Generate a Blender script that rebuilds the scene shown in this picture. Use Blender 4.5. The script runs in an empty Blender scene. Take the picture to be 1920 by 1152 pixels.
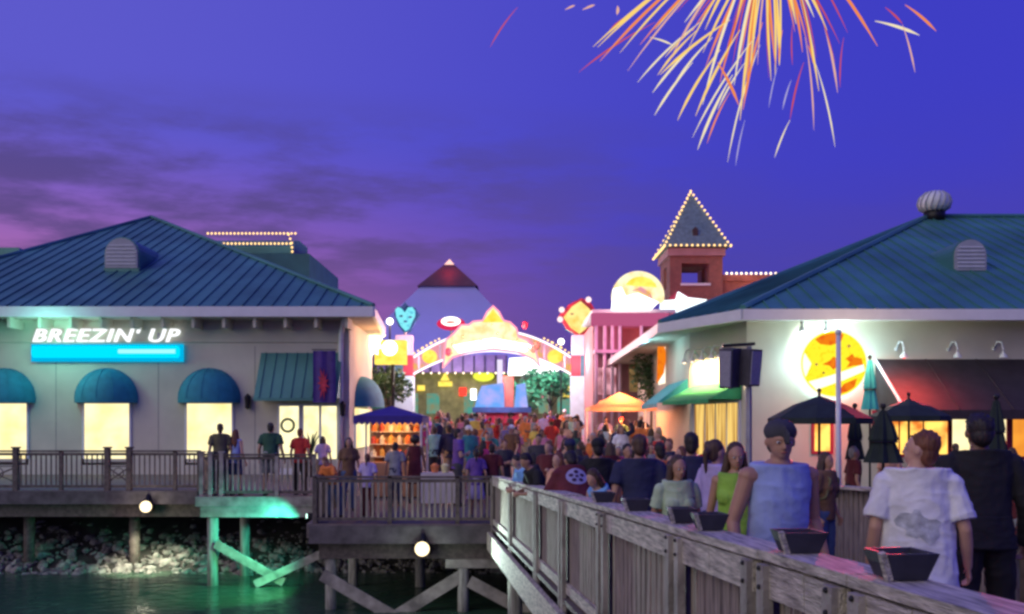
import bpy, bmesh, math, random
from math import sin, cos, pi, radians, sqrt
from mathutils import Vector as V, Matrix
random.seed(7)
S = bpy.context.scene
COL = S.collection
# ------------------------------------------------------------------ camera
F, EYE = 1660.0, 1.68
cd = bpy.data.cameras.new("camera"); cam = bpy.data.objects.new("camera", cd); COL.objects.link(cam)
cam.location = (0, 0, EYE); cam.rotation_euler = (radians(90), 0, 0)
cd.sensor_width = 36; cd.lens = 36 * F / 1920; cd.shift_y = 224 / 1920
cd.clip_start = 0.05; cd.clip_end = 3000
S.camera = cam
# ------------------------------------------------------------------ world: dusk sky
W = bpy.data.worlds.new("World"); S.world = W; W.use_nodes = True
nt = W.node_tree; nt.nodes.clear()
def wn(t, **k):
    n = nt.nodes.new(t)
    for a, b in k.items(): setattr(n, a, b)
    return n
def wl(a, b): nt.links.new(a, b)
def wmath(op, a, b=None, clamp=False):
    n = wn('ShaderNodeMath', operation=op, use_clamp=clamp)
    for i, x in enumerate((a, b)):
        if x is None: continue
        if isinstance(x, (int, float)): n.inputs[i].default_value = x
        else: wl(x, n.inputs[i])
    return n.outputs[0]
def wmap(v, a, b, c=0., d=1., smooth=True):
    n = wn('ShaderNodeMapRange', interpolation_type='SMOOTHSTEP' if smooth else 'LINEAR')
    wl(v, n.inputs[0])
    for i, x in enumerate((a, b, c, d)): n.inputs[i + 1].default_value = x
    return n.outputs[0]
def wmix(f, a, b):
    n = wn('ShaderNodeMix', data_type='RGBA')
    wl(f, n.inputs[0])
    for i, x in ((6, a), (7, b)):
        if isinstance(x, tuple): n.inputs[i].default_value = (*x, 1)
        else: wl(x, n.inputs[i])
    return n.outputs[2]
tc = wn('ShaderNodeTexCoord'); sp = wn('ShaderNodeSeparateXYZ'); wl(tc.outputs['Generated'], sp.inputs[0])
sx, sy, sz = sp.outputs
left = wmap(sx, -0.55, 0.45, 1, 0); leftlow = wmap(sx, -0.52, 0.22, 1, 0)
low = wmath('MULTIPLY', wmap(sz, 0.09, 0.32, 1, 0), wmap(sy, -0.1, 0.6, 0, 1))
top = wmix(left, (.048, .047, .55), (.110, .100, .60))
lowc = wmix(leftlow, (.075, .055, .36), (.46, .145, .36))
base = wmix(low, top, lowc)
# cloud layer at a fixed height above the ground, seen in perspective
inv = wmath('DIVIDE', 1.0, wmath('ADD', wmath('MAXIMUM', sz, 0.02), 0.06))
cb = wn('ShaderNodeCombineXYZ')
wl(wmath('MULTIPLY', sx, inv), cb.inputs[0]); wl(wmath('MULTIPLY', sy, inv), cb.inputs[1])
mp = wn('ShaderNodeMapping'); wl(cb.outputs[0], mp.inputs[0]); mp.inputs['Scale'].default_value = (1.0, 1.25, 1); mp.inputs['Location'].default_value = (7.3, 2.2, 0)
mp.inputs['Rotation'].default_value = (0, 0, radians(-30))
nz = wn('ShaderNodeTexNoise'); wl(mp.outputs[0], nz.inputs['Vector'])
nz.inputs['Scale'].default_value = 1.4; nz.inputs['Detail'].default_value = 8; nz.inputs['Roughness'].default_value = .6
cm = wmap(nz.outputs[0], 0.37, 0.60, 0, 1)
cm = wmath('MULTIPLY', cm, wmap(sz, 0.36, 0.27, 0, 1))
cm = wmath('MULTIPLY', cm, wmap(sx, -0.25, 0.32, 1, 0.08))
cm = wmath('MULTIPLY', cm, wmap(sz, .13, .20, .3, .92))
base = wmix(cm, base, wmix(wmap(sz, .15, .3), (.115, .066, .22), (.080, .060, .25)))
base = wmix(wmap(sz, -0.02, 0.0, 1, 0), base, (.01, .01, .03))
bg = wn('ShaderNodeBackground'); wl(base, bg.inputs[0]); bg.inputs[1].default_value = 1.0
sky = wn('ShaderNodeTexSky', sky_type='NISHITA'); sky.sun_disc = False
sky.sun_elevation = radians(-4); sky.sun_rotation = radians(-60)
bg2 = wn('ShaderNodeBackground'); wl(sky.outputs[0], bg2.inputs[0]); bg2.inputs[1].default_value = 0.05
ad = wn('ShaderNodeAddShader'); wl(bg.outputs[0], ad.inputs[0]); wl(bg2.outputs[0], ad.inputs[1])
wo = wn('ShaderNodeOutputWorld'); wl(ad.outputs[0], wo.inputs[0])
# added warm fill for facades and rails: a very soft sun behind the camera
sd = bpy.data.lights.new("sun", 'SUN'); sun = bpy.data.objects.new("sun", sd); COL.objects.link(sun)
sd.energy = 1.12; sd.angle = radians(60); sd.color = (1.0, .90, .56)
sun.rotation_euler = (radians(64), 0, radians(-48))
# ------------------------------------------------------------------ render look
S.view_settings.view_transform = 'Standard'; S.view_settings.look = 'None'
S.view_settings.exposure = 0; S.view_settings.gamma = 1
S.cycles.use_denoising = True
S.cycles.filter_width = 2.8
S.cycles.max_bounces = 5; S.cycles.diffuse_bounces = 2; S.cycles.glossy_bounces = 3
S.cycles.sample_clamp_indirect = 4; S.cycles.caustics_reflective = False; S.cycles.caustics_refractive = False

# ------------------------------------------------------------------ helpers
def X(px, Y): return (px - 960) / F * Y
def Z(py, Y): return EYE + (800 - py) / F * Y
def P(px, py, Y): return V((X(px, Y), Y, Z(py, Y)))

class MB:
    def __init__(s): s.v = []; s.f = []
    def add(s, vs, fs):
        o = len(s.v); s.v += [V(x) for x in vs]; s.f += [tuple(i + o for i in f) for f in fs]; return s
    def box(s, x0, x1, y0, y1, z0, z1):
        return s.add([(x0,y0,z0),(x1,y0,z0),(x1,y1,z0),(x0,y1,z0),(x0,y0,z1),(x1,y0,z1),(x1,y1,z1),(x0,y1,z1)],
                     [(0,3,2,1),(4,5,6,7),(0,1,5,4),(1,2,6,5),(2,3,7,6),(3,0,4,7)])
    def bar(s, p, q, w, h, up=(0,0,1)):
        p, q = V(p), V(q); d = (q - p).normalized(); u = V(up)
        a = d.cross(u)
        if a.length < 1e-4: a = d.cross(V((0,1,0)))
        a.normalize(); b = a.cross(d); a *= w/2; b *= h/2
        vs = [p-a-b, p+a-b, p+a+b, p-a+b, q-a-b, q+a-b, q+a+b, q-a+b]
        return s.add(vs, [(0,1,2,3),(7,6,5,4),(0,4,5,1),(1,5,6,2),(2,6,7,3),(3,7,4,0)])
    def tube(s, pts, r, n=8, cap=True):
        pts = [V(p) for p in pts]; rs = r if isinstance(r, (list, tuple)) else [r]*len(pts)
        vs = []; ref = None
        for i, p in enumerate(pts):
            d = (pts[min(i+1, len(pts)-1)] - pts[max(i-1, 0)]).normalized()
            if ref is None: ref = V((0,0,1)) if abs(d.z) < .9 else V((1,0,0))
            a = d.cross(ref).normalized(); b = a.cross(d); ref = b
            for k in range(n):
                t = 2*pi*k/n; vs.append(p + (a*cos(t) + b*sin(t))*rs[i])
        fs = []
        for i in range(len(pts)-1):
            for k in range(n):
                k2 = (k+1) % n; fs.append((i*n+k, i*n+k2, (i+1)*n+k2, (i+1)*n+k))
        if cap: fs.append(tuple(range(n))[::-1]); fs.append(tuple(range((len(pts)-1)*n, len(pts)*n)))
        return s.add(vs, fs)
    def lathe(s, c, prof, n=16, cap=True):
        return s.tube_rings([(V(c)+V((0,0,z)), r) for r, z in prof], n, cap)
    def tube_rings(s, rings, n, cap=True):
        vs = []; fs = []
        for c, r in rings:
            for k in range(n):
                t = 2*pi*k/n; vs.append(c + V((cos(t)*r, sin(t)*r, 0)))
        for i in range(len(rings)-1):
            for k in range(n):
                k2 = (k+1) % n; fs.append((i*n+k, i*n+k2, (i+1)*n+k2, (i+1)*n+k))
        if cap: fs.append(tuple(range(n))[::-1]); fs.append(tuple(range((len(rings)-1)*n, len(rings)*n)))
        return s.add(vs, fs)
    def sphere(s, c, r, n=10, m=7):
        c = V(c); r = V((r, r, r)) if isinstance(r, (int, float)) else V(r)
        vs = [c + V((0,0,-r.z))]; fs = []
        for i in range(1, m):
            ph = -pi/2 + pi*i/m
            for k in range(n):
                t = 2*pi*k/n; vs.append(c + V((cos(t)*cos(ph)*r.x, sin(t)*cos(ph)*r.y, sin(ph)*r.z)))
        vs.append(c + V((0,0,r.z))); L = len(vs)-1
        for k in range(n):
            k2 = (k+1) % n
            fs.append((0, 1+k2, 1+k)); fs.append((L, L-n+k, L-n+k2))
            for i in range(m-2): fs.append((1+i*n+k, 1+i*n+k2, 1+(i+1)*n+k2, 1+(i+1)*n+k))
        return s.add(vs, fs)
    def prism(s, poly, y0, y1):            # outline in (x, z), thickness along y
        n = len(poly); vs = [(x, y0, z) for x, z in poly] + [(x, y1, z) for x, z in poly]
        fs = [tuple(range(n)), tuple(range(2*n-1, n-1, -1))] + [(i, i+n, (i+1) % n + n, (i+1) % n) for i in range(n)]
        return s.add(vs, fs)
    def slab(s, poly, z0, z1):             # outline in (x, y); z may be functions of the point
        g = (lambda p, z: z(p) if callable(z) else z); n = len(poly)
        vs = [(x, y, g((x, y), z0)) for x, y in poly] + [(x, y, g((x, y), z1)) for x, y in poly]
        fs = [tuple(range(n))[::-1], tuple(range(n, 2*n))] + [(i, (i+1) % n, (i+1) % n + n, i+n) for i in range(n)]
        return s.add(vs, fs)
    def poly(s, pts): return s.add(pts, [tuple(range(len(pts)))])
    def xform(s, m): s.v = [m @ v for v in s.v]; return s
    def build(s, name, m, parent=None, smooth=False):
        me = bpy.data.meshes.new(name); me.from_pydata([tuple(v) for v in s.v], [], s.f); me.validate()
        bm = bmesh.new(); bm.from_mesh(me); bmesh.ops.recalc_face_normals(bm, faces=bm.faces[:]); bm.to_mesh(me); bm.free()
        if smooth:
            for p in me.polygons: p.use_smooth = True
        o = bpy.data.objects.new(name, me); COL.objects.link(o)
        if m: me.materials.append(m)
        if parent:
            o.parent = parent
            o.matrix_parent_inverse = parent.matrix_world.inverted() if parent.type != 'EMPTY' else Matrix.Translation(-parent.location)
        return o
def tag(o, label=None, cat=None, group=None, kind=None):
    if label: o['label'] = label
    if cat: o['category'] = cat
    if group: o['group'] = group
    if kind: o['kind'] = kind
    return o
def thing(name, label, cat, loc=(0,0,0), group=None):
    o = bpy.data.objects.new(name, None); COL.objects.link(o); o.location = loc; o.empty_display_size = .2
    return tag(o, label, cat, group)
def inst(name, mesh, loc, parent, m=None):     # another object on shared mesh data
    o = bpy.data.objects.new(name, mesh); COL.objects.link(o)
    o.parent = parent; o.matrix_parent_inverse = Matrix.Translation(-parent.location) if parent.type == 'EMPTY' else parent.matrix_world.inverted()
    o.location = loc
    return o
def lamp(name, loc, col, watts, parent=None, r=.15, spot=None, target=None, blend=.6):
    l = bpy.data.lights.new(name, 'SPOT' if spot else 'POINT'); l.energy = watts; l.color = col; l.shadow_soft_size = r
    o = bpy.data.objects.new(name, l); COL.objects.link(o); o.location = loc
    if spot:
        l.spot_size = radians(spot); l.spot_blend = blend
        o.rotation_euler = (V(target) - V(loc)).to_track_quat('-Z', 'Y').to_euler()
    if parent:
        o.parent = parent; o.matrix_parent_inverse = Matrix.Translation(-parent.location)
    return o

# ------------------------------------------------------------------ materials
MC = {}
def mat(name, col, rough=.6, var=.2, scale=4., bump=.15, metal=0., stretch=(1,1,1), bscale=None, spec=.5, detail=5, kind='noise'):
    if name in MC: return MC[name]
    m = bpy.data.materials.new(name); m.use_nodes = True; t = m.node_tree; N = t.nodes; b = N['Principled BSDF']
    b.inputs['Roughness'].default_value = rough; b.inputs['Metallic'].default_value = metal
    b.inputs['Specular IOR Level'].default_value = spec
    c = N.new('ShaderNodeTexCoord'); mp = N.new('ShaderNodeMapping'); t.links.new(c.outputs['Object'], mp.inputs[0]); mp.inputs['Scale'].default_value = stretch
    n = N.new('ShaderNodeTexNoise'); t.links.new(mp.outputs[0], n.inputs['Vector']); n.inputs['Scale'].default_value = scale; n.inputs['Detail'].default_value = detail
    mx = N.new('ShaderNodeMix'); mx.data_type = 'RGBA'
    mr = N.new('ShaderNodeMapRange'); t.links.new(n.outputs[0], mr.inputs[0]); mr.inputs[1].default_value = .3; mr.inputs[2].default_value = .7
    t.links.new(mr.outputs[0], mx.inputs[0])
    mx.inputs[6].default_value = (*[x*(1-var) for x in col], 1); mx.inputs[7].default_value = (*[min(1, x*(1+var)) for x in col], 1)
    out = mx.outputs[2]
    if kind == 'brick':
        br = N.new('ShaderNodeTexBrick'); br.inputs['Scale'].default_value = 5; br.inputs['Mortar Size'].default_value = .012
        mp2 = N.new('ShaderNodeMapping'); mp2.inputs['Rotation'].default_value = (radians(90), 0, 0); t.links.new(c.outputs['Object'], mp2.inputs[0]); t.links.new(mp2.outputs[0], br.inputs['Vector'])
        br.inputs['Mortar'].default_value = (.3, .27, .25, 1); br.inputs['Color1'].default_value = (*[x*.8 for x in col], 1)
        t.links.new(out, br.inputs['Color2']); out = br.outputs[0]
    t.links.new(out, b.inputs['Base Color'])
    if bump:
        bp = N.new('ShaderNodeBump'); bp.inputs['Strength'].default_value = bump; bp.inputs['Distance'].default_value = .02
        n2 = N.new('ShaderNodeTexNoise'); t.links.new(mp.outputs[0], n2.inputs['Vector']); n2.inputs['Scale'].default_value = bscale or scale*5; n2.inputs['Detail'].default_value = 4
        t.links.new(n2.outputs[0], bp.inputs['Height']); t.links.new(bp.outputs[0], b.inputs['Normal'])
    MC[name] = m; return m
def glow(name, col, strength, col2=None, scale=3., lo=.42, hi=.62, stretch=(1,1,1)):
    if name in MC: return MC[name]
    m = bpy.data.materials.new(name); m.use_nodes = True; t = m.node_tree; N = t.nodes; N.clear()
    o = N.new('ShaderNodeOutputMaterial'); e = N.new('ShaderNodeEmission'); t.links.new(e.outputs[0], o.inputs[0])
    e.inputs[1].default_value = strength; e.inputs[0].default_value = (*col, 1)
    if col2:
        c = N.new('ShaderNodeTexCoord'); mp = N.new('ShaderNodeMapping'); t.links.new(c.outputs['Object'], mp.inputs[0]); mp.inputs['Scale'].default_value = stretch
        n = N.new('ShaderNodeTexNoise'); n.inputs['Scale'].default_value = scale; n.inputs['Detail'].default_value = 3; t.links.new(mp.outputs[0], n.inputs['Vector'])
        mr = N.new('ShaderNodeMapRange'); t.links.new(n.outputs[0], mr.inputs[0]); mr.inputs[1].default_value = lo; mr.inputs[2].default_value = hi
        mx = N.new('ShaderNodeMix'); mx.data_type = 'RGBA'; t.links.new(mr.outputs[0], mx.inputs[0])
        mx.inputs[6].default_value = (*col, 1); mx.inputs[7].default_value = (*col2, 1); t.links.new(mx.outputs[2], e.inputs[0])
    MC[name] = m; return m
wood = mat('weathered_wood', (.30, .27, .235), .75, .45, 3, .5, stretch=(1.2, 1.2, 1.2), bscale=24)
woodv = mat('grey_baluster_wood', (.29, .24, .20), .8, .5, 5, .4, stretch=(9, 9, .7))
woodcap = mat('silvered_cap_wood', (.53, .48, .39), .75, .55, 3, .9, stretch=(16, 1.3, 16), bscale=9)
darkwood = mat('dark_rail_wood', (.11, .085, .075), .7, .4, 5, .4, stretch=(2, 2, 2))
pilewood = mat('piling_wood', (.26, .25, .22), .85, .45, 4, .6, stretch=(4, 4, .6))
deckm = mat('deck_boards', (.17, .14, .125), .7, .4, 5, .5, stretch=(.6, 8, 1))
stucco = mat('cream_stucco', (.60, .57, .44), .85, .12, .8, .12, bscale=60)
stucco2 = mat('white_stucco', (.58, .55, .45), .85, .11, .8, .12, bscale=60)
trim = mat('white_trim', (.72, .72, .74), .5, .05, 3, .05)
tealroof = mat('teal_metal_roof', (.070, .228, .20), .5, .28, .5, .04, metal=.2)
tealawn = mat('teal_awning_cloth', (.02, .22, .30), .8, .15, 4, .1)
greenawn = mat('green_awning_cloth', (.03, .30, .10), .8, .15, 4, .1)
redawn = mat('maroon_awning_cloth', (.030, .022, .028), .8, .2, 4, .1)
navycloth = mat('navy_canopy_cloth', (.05, .03, .24), .8, .15, 4, .1)
orangecloth = mat('orange_canopy_cloth', (.70, .36, .20), .8, .15, 4, .1)
def see_light_through(m, col, f):
    t = m.node_tree; o = [n for n in t.nodes if n.type == 'OUTPUT_MATERIAL'][0]; b = t.nodes['Principled BSDF']
    tr = t.nodes.new('ShaderNodeBsdfTranslucent'); tr.inputs[0].default_value = (*col, 1); x = t.nodes.new('ShaderNodeMixShader'); x.inputs[0].default_value = f
    t.links.new(b.outputs[0], x.inputs[1]); t.links.new(tr.outputs[0], x.inputs[2]); t.links.new(x.outputs[0], o.inputs[0])
see_light_through(orangecloth, (.9, .55, .35), .45)
darkcloth = mat('dark_umbrella_cloth', (.018, .03, .028), .85, .25, 5, .1)
tealcloth = mat('teal_umbrella_cloth', (.03, .32, .36), .8, .15, 5, .1)
blackm = mat('black_metal', (.02, .02, .022), .45, .2, 6, .05, metal=.5)
greym = mat('grey_metal', (.35, .35, .37), .4, .15, 5, .05, metal=.6)
palem = mat('pale_painted_metal', (.7, .72, .75), .4, .08, 5, .03)
boxm = mat('dark_tray_metal', (.035, .035, .045), .55, .3, 8, .1)
brick = mat('red_brick', (.27, .085, .06), .85, .3, 3, .3, kind='brick')
brickplain = mat('terracotta_wall', (.30, .11, .08), .85, .25, 2, .2)
pinkwall = mat('pink_painted_wall', (.38, .20, .22), .8, .12, 2, .1)
violet = mat('violet_painted_wall', (.30, .18, .48), .8, .2, 2, .1)
olive = mat('olive_shop_wall', (.22, .19, .09), .8, .35, 2, .1)
pyr = mat('pale_pyramid_panel', (.42, .42, .62), .6, .06, .3, .02)
pyrcap = mat('dark_pyramid_cap', (.13, .06, .06), .6, .2, .5, .05)
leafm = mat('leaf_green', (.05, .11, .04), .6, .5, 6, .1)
leafteal = mat('leaf_lit_green', (.14, .30, .20), .6, .5, 6, .1)  # brighter leaf colour imitating trees lit by teal light
bark = mat('bark', (.12, .09, .07), .9, .3, 6, .5)
potm = mat('dark_pot_clay', (.10, .06, .05), .8, .3, 6, .2)
rockm = mat('pale_riprap_rock', (.21, .20, .18), .8, .7, 5, .8, bscale=14)
earth = mat('dark_bank_earth', (.04, .04, .035), .95, .5, 2, .6)
whitecloth = mat('white_table_cloth', (.62, .58, .56), .85, .1, 3, .1)
loud = mat('speaker_shell', (.06, .055, .075), .6, .2, 10, .2)
loudface = mat('speaker_grille', (.30, .29, .36), .7, .3, 60, .4)
navyboard = mat('navy_sign_board', (.02, .07, .20), .5, .2, 4, .05)
redboard = mat('crimson_panel', (.42, .02, .05), .5, .15, 4, .05)
slate = mat('slate_blue_panel', (.05, .12, .18), .5, .2, 4, .05)
cyanpil = mat('pale_cyan_column', (.50, .66, .74), .6, .1, 3, .05)
pinkpil = mat('pale_pink_column', (.72, .52, .66), .6, .1, 3, .05)
lou = mat('grey_louvre', (.36, .37, .40), .6, .1, 4, .05)
glasspane = glow('lit_window_glow', (1.2, 1.07, .62), 1.15, (1.1, .84, .34), 1.0, .42, .72)
doorpane = glow('lit_door_glow', (1.25, 1.12, .62), 1.2, (.75, .68, .32), 1.8, .48, .75)
curtain = glow('lit_curtain_glow', (1.15, .78, .22), .95, (.42, .17, .03), 3.2, .40, .62, (5, 5, .15))
barpane = glow('amber_bar_glow', (1.3, .80, .16), 1.25, (.75, .20, .03), 2.2, .42, .66)
orangepane = glow('orange_blind_glow', (1.1, .42, .05), .95, (.95, .33, .04), 2, .4, .6)
whitelight = glow('white_sign_light', (1, .98, .95), 2.6)
cyanlight = glow('cyan_neon_light', (.0, .72, 1.0), 1.15)
bulbglow = glow('warm_bulb_light', (1.3, .80, .30), 1.7)
bulbwhite = glow('white_bulb_light', (1.2, .95, .66), 2.4)
lampglow = glow('floodlight_glow', (1.5, 1.22, .72), 1.6)
pinklight = glow('pink_neon_light', (.80, .16, .36), .62)
yellowlight = glow('yellow_sign_light', (1, .82, .14), 1.25, (1.1, .62, .05), 2.5, .45, .7)
creamlight = glow('cream_sign_light', (1.1, .98, .62), 1.15, (1.05, .66, .24), 2.0, .45, .68)
peachlight = glow('peach_panel_light', (1.0, .40, .50), .85, (1.0, .55, .18), 1.8, .48, .62)
bluelight = glow('blue_panel_light', (.16, .42, 1.0), 1.0, (.50, .48, 1.0), 1.4, .4, .65)
cyanpanel = glow('cyan_face_light', (.24, .86, .95), 1.05, (.10, .55, .75), 5, .55, .66)
redlight = glow('red_beacon_light', (1, .06, .04), 1.6)
globeglow = glow('globe_lamp_light', (1, .96, .92), 4.5)
diskyellow = glow('yellow_disk_light', (1.0, .86, .03), 1.1, (1.0, .62, .01), 9, .55, .70)
diskorange = glow('orange_disk_light', (.98, .24, .01), .95, (.85, .10, .01), 6, .5, .7)
diskwhite = glow('white_disk_light', (1, .95, .78), 1.3)
halo = glow('disk_halo_light', (.62, .95, 1.0), 12)

# ------------------------------------------------------------------ ground heights
BS = (1.33, 2.3); BD = V((-.1013, .9949, 0)); BN = V((.9949, .1013, 0)); BW = 4.05
def br(s, o, z=0.):                      # s along the footbridge, o across it, z above its deck
    p = V((BS[0], BS[1], 0)) + BD*s + BN*o; p.z = .15 - .0338*s + z; return p
def gz(Y):
    k = [(-5,.15),(11.9,-.18),(18.5,-.36),(24,0),(45,.9),(500,.9)]
    for (a, za), (b, zb) in zip(k, k[1:]):
        if Y <= b: return za + (zb-za)*(Y-a)/(b-a)
    return .9
def ground(x, Y):
    if Y < 18.5: return .15 - .0338*(Y-2.3)/.995
    if x < -4.2 and Y > 21.5: return 0.
    return gz(Y)

# ------------------------------------------------------------------ water, bank, decks
wat = bpy.data.materials.new('dark_harbour_water'); wat.use_nodes = True
t = wat.node_tree; b = t.nodes['Principled BSDF']
b.inputs['Base Color'].default_value = (.032, .072, .046, 1); b.inputs['Roughness'].default_value = .16; b.inputs['IOR'].default_value = 1.33
c = t.nodes.new('ShaderNodeTexCoord'); mp = t.nodes.new('ShaderNodeMapping'); t.links.new(c.outputs['Object'], mp.inputs[0]); mp.inputs['Scale'].default_value = (1, 1.6, 1)
n = t.nodes.new('ShaderNodeTexNoise'); n.inputs['Scale'].default_value = 2.4; n.inputs['Detail'].default_value = 5; t.links.new(mp.outputs[0], n.inputs['Vector'])
bp = t.nodes.new('ShaderNodeBump'); bp.inputs['Strength'].default_value = .35; bp.inputs['Distance'].default_value = .12; t.links.new(n.outputs[0], bp.inputs['Height']); t.links.new(bp.outputs[0], b.inputs['Normal'])
WZ = -2.2
tag(MB().poly([(-300,-150,WZ),(300,-150,WZ),(300,60,WZ),(-300,60,WZ)]).build('water', wat), kind='structure')
tag(MB().poly([(-400,59,-.3),(400,59,-.3),(900,1500,-.3),(-900,1500,-.3)]).build('ground', earth), kind='structure')
mb = MB()
nx = 60
for i in range(nx):
    x0 = -45+i*1.5; x1 = x0+1.5
    for (ya, za), (yb, zb) in zip([(22.6,-2.9),(23.6,-2.25),(25.5,-1.7),(28.2,-.55)], [(23.6,-2.25),(25.5,-1.7),(28.2,-.55),(29.2,-.45)]):
        mb.poly([(x0,ya,za),(x1,ya,za),(x1,yb,zb),(x0,yb,zb)])
tag(mb.build('shore_bank', earth), kind='structure')
def rock(mb, c, r):
    vs = []; n, m = 7, 5
    q = MB().sphere((0,0,0), 1, n, m)
    e = [V((random.uniform(.6,1.3), random.uniform(.6,1.2), random.uniform(.45,.9))) for _ in range(1)][0]
    rot = Matrix.Rotation(random.uniform(0,6.3), 3, 'Z') @ Matrix.Rotation(random.uniform(-.6,.6), 3, 'X')
    q.v = [V(c) + rot @ (V((v.x*e.x, v.y*e.y, v.z*e.z)) * r * random.uniform(.78,1.15)) for v in q.v]
    mb.add(q.v, q.f)
mb = MB()
for k in range(4200):
    x = random.uniform(-24, 3); tt = random.random()**1.3
    y = 22.9 + tt*4.6; z = -2.32 + (y-23.2)*.29
    rock(mb, (x, y, z), random.choice([.04,.05,.05,.06,.07,.09,.12,.17])*random.uniform(.8,1.2))
tag(mb.build('riprap_rocks', rockm), kind='stuff')
DY = 23.3
tag(MB().slab([(-45,DY),(-4.78,DY),(-4.3,DY),(-4.3,60),(-45,60)], -.09, 0).build('boardwalk_deck', deckm), kind='structure')
mb = MB()
ys = [18.52, 21, 24, 30, 38, 45, 60]
for a, b_ in zip(ys, ys[1:]):
    mb.slab([(-4.298,a),(30,a),(30,b_),(-4.298,b_)], lambda p: gz(p[1])-.3, lambda p: gz(p[1]))
mb.slab([(4.5,11.5),(30,11.5),(30,18.518),(3.75,18.518)], lambda p: gz(p[1])-.3, lambda p: gz(p[1]))
tag(mb.build('plaza_deck', deckm), kind='structure')
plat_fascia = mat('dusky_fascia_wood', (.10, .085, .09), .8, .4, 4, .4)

def railing(name, label, A, B, posts, h, m_post, m_rail, m_bal, zf=lambda p: p.z, cap=.09, pitch=.11, bal=.032, postw=.09, tall=0, group=None, lower=.1, xpanels=()):
    """straight wooden railing from A to B; posts: fractions along it"""
    A, B = V(A), V(B); r = thing(name, label, 'railing', A, group)
    L = (B-A).length; d = (B-A)/L
    at = lambda f: A + (B-A)*f
    for i, f in enumerate(posts):
        w, up = (postw, tall) if not isinstance(f, tuple) else (f[1], f[2])
        f = f if not isinstance(f, tuple) else f[0]
        p = at(f); q = MB().bar(p + V((0,0,-.18)), p + V((0,0,h+.0+up)), w, w, up=d)
        if up: q.box(p.x-w*.7, p.x+w*.7, p.y-w*.7, p.y+w*.7, p.z+h+up, p.z+h+up+.035)
        q.build('post', m_post, r)
    fr = [f if not isinstance(f, tuple) else f[0] for f in posts]
    MB().bar(A+V((0,0,h-.02)), B+V((0,0,h-.02)), cap, .045).build('handrail', m_rail, r)
    MB().bar(A+V((0,0,lower)), B+V((0,0,lower)), .045, .07).build('bottom_rail', m_rail, r)
    MB().bar(A+V((0,0,h-.10)), B+V((0,0,h-.10)), .04, .07).build('top_rail', m_rail, r)
    for j, (f0, f1) in enumerate(zip(fr, fr[1:])):
        mb = MB(); Ls = (f1-f0)*L; z0, z1 = lower+.03, h-.13
        if j in xpanels:
            p, q = at(f0), at(f1); hm = h-.32
            mb.bar(p+V((0,0,hm)), q+V((0,0,hm)), .04, .05); mb.bar(p+V((0,0,hm-.1)), q+V((0,0,hm-.1)), .03, .03)
            mb.bar(p+V((0,0,.2)), q+V((0,0,hm-.12)), .035, .035); mb.bar(p+V((0,0,hm-.12)), q+V((0,0,.2)), .03, .03)
            c_ = (p+q)/2; mb.tube([c_+V((cos(a)*.14,0,.45+sin(a)*.14)) for a in [k*pi/6 for k in range(13)]], .014, 5)
        else:
            k = max(1, int(Ls/pitch))
            for i in range(1, k):
                p = at(f0 + (f1-f0)*i/k); w = bal*random.uniform(.9, 1.1)
                mb.bar(p+V((0,0,z0)), p+V((0,0,z1)), w, bal, up=d)
        mb.build('baluster_panel', m_bal, r)
    return r
# boardwalk railing in front of the left restaurant
xs = lambda px: X(px, DY)
x_a, x_b = xs(-150), xs(372)
fr = lambda px: (xs(px)-x_a)/(x_b-x_a)
railing('wooden_railing', 'long dark railing with crossed panels in front of the arched windows', (x_a, DY+.05, 0), (x_b, DY+.05, 0),
        [0, (fr(-40),.13,.06), (fr(28),.13,.06), fr(113), (fr(200),.13,.06), (fr(241),.13,.06), fr(327), 1], 1.05, darkwood, darkwood, darkwood, xpanels=(1, 4), pitch=.125, bal=.03)
bwt = thing('boardwalk_frame', 'dark timber edge and posts under the boardwalk of the arched windows', 'pier', (-15, DY, 0))
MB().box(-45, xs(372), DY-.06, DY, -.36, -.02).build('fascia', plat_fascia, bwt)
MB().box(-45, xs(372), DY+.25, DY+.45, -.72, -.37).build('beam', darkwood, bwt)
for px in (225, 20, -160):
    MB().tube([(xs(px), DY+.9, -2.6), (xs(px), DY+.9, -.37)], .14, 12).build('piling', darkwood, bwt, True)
# small platform lit green
PY = 21.5; zP = -.02
pl = thing('small_pier', 'small timber pier platform bathed in green light above the water', 'pier', (X(482,PY), PY, zP))
xL, xR = X(372,PY), X(590,PY)
MB().box(xL, xR, PY, DY-.06, zP-.08, zP).build('deck', deckm, pl)
MB().box(xL-.05, xR, PY-.07, PY-.001, zP-.24, zP-.003).build('fascia', wood, pl)
MB().box(xL-.05, xL-.001, PY, DY-.07, zP-.24, zP-.003).build('fascia', wood, pl)
MB().box(xL+.06, xR, PY-.04, PY+.2, zP-.50, zP-.245).build('beam', wood, pl)
MB().tube([(X(396,PY), PY+.12, -2.7), (X(396,PY), PY+.12, zP-.525)], .13, 14).build('piling', pilewood, pl, True)
MB().tube([(X(396,PY)+.35, DY-.25, -2.7), (X(396,PY)+.35, DY-.25, -.09)], .12, 14).build('piling', pilewood, pl, True)
MB().bar(P(404,1020,PY-.05), P(532,1092,PY-.05), .05, .21, up=(0,0,1)).build('brace', wood, pl)
MB().bar(P(604,1038,PY-.11), P(478,1096,PY-.11), .05, .19, up=(0,0,1)).build('brace', wood, pl)
r1 = railing('wooden_railing', 'pale green lit railing along the front of the small pier platform', (xL+.12, PY+.06, zP), (xR-.02, PY+.06, zP),
        [(.06,.1,.03), (.16,.1,.03), .66, 1], 1.03, wood, darkwood, wood, pitch=.125, bal=.04)
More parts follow.
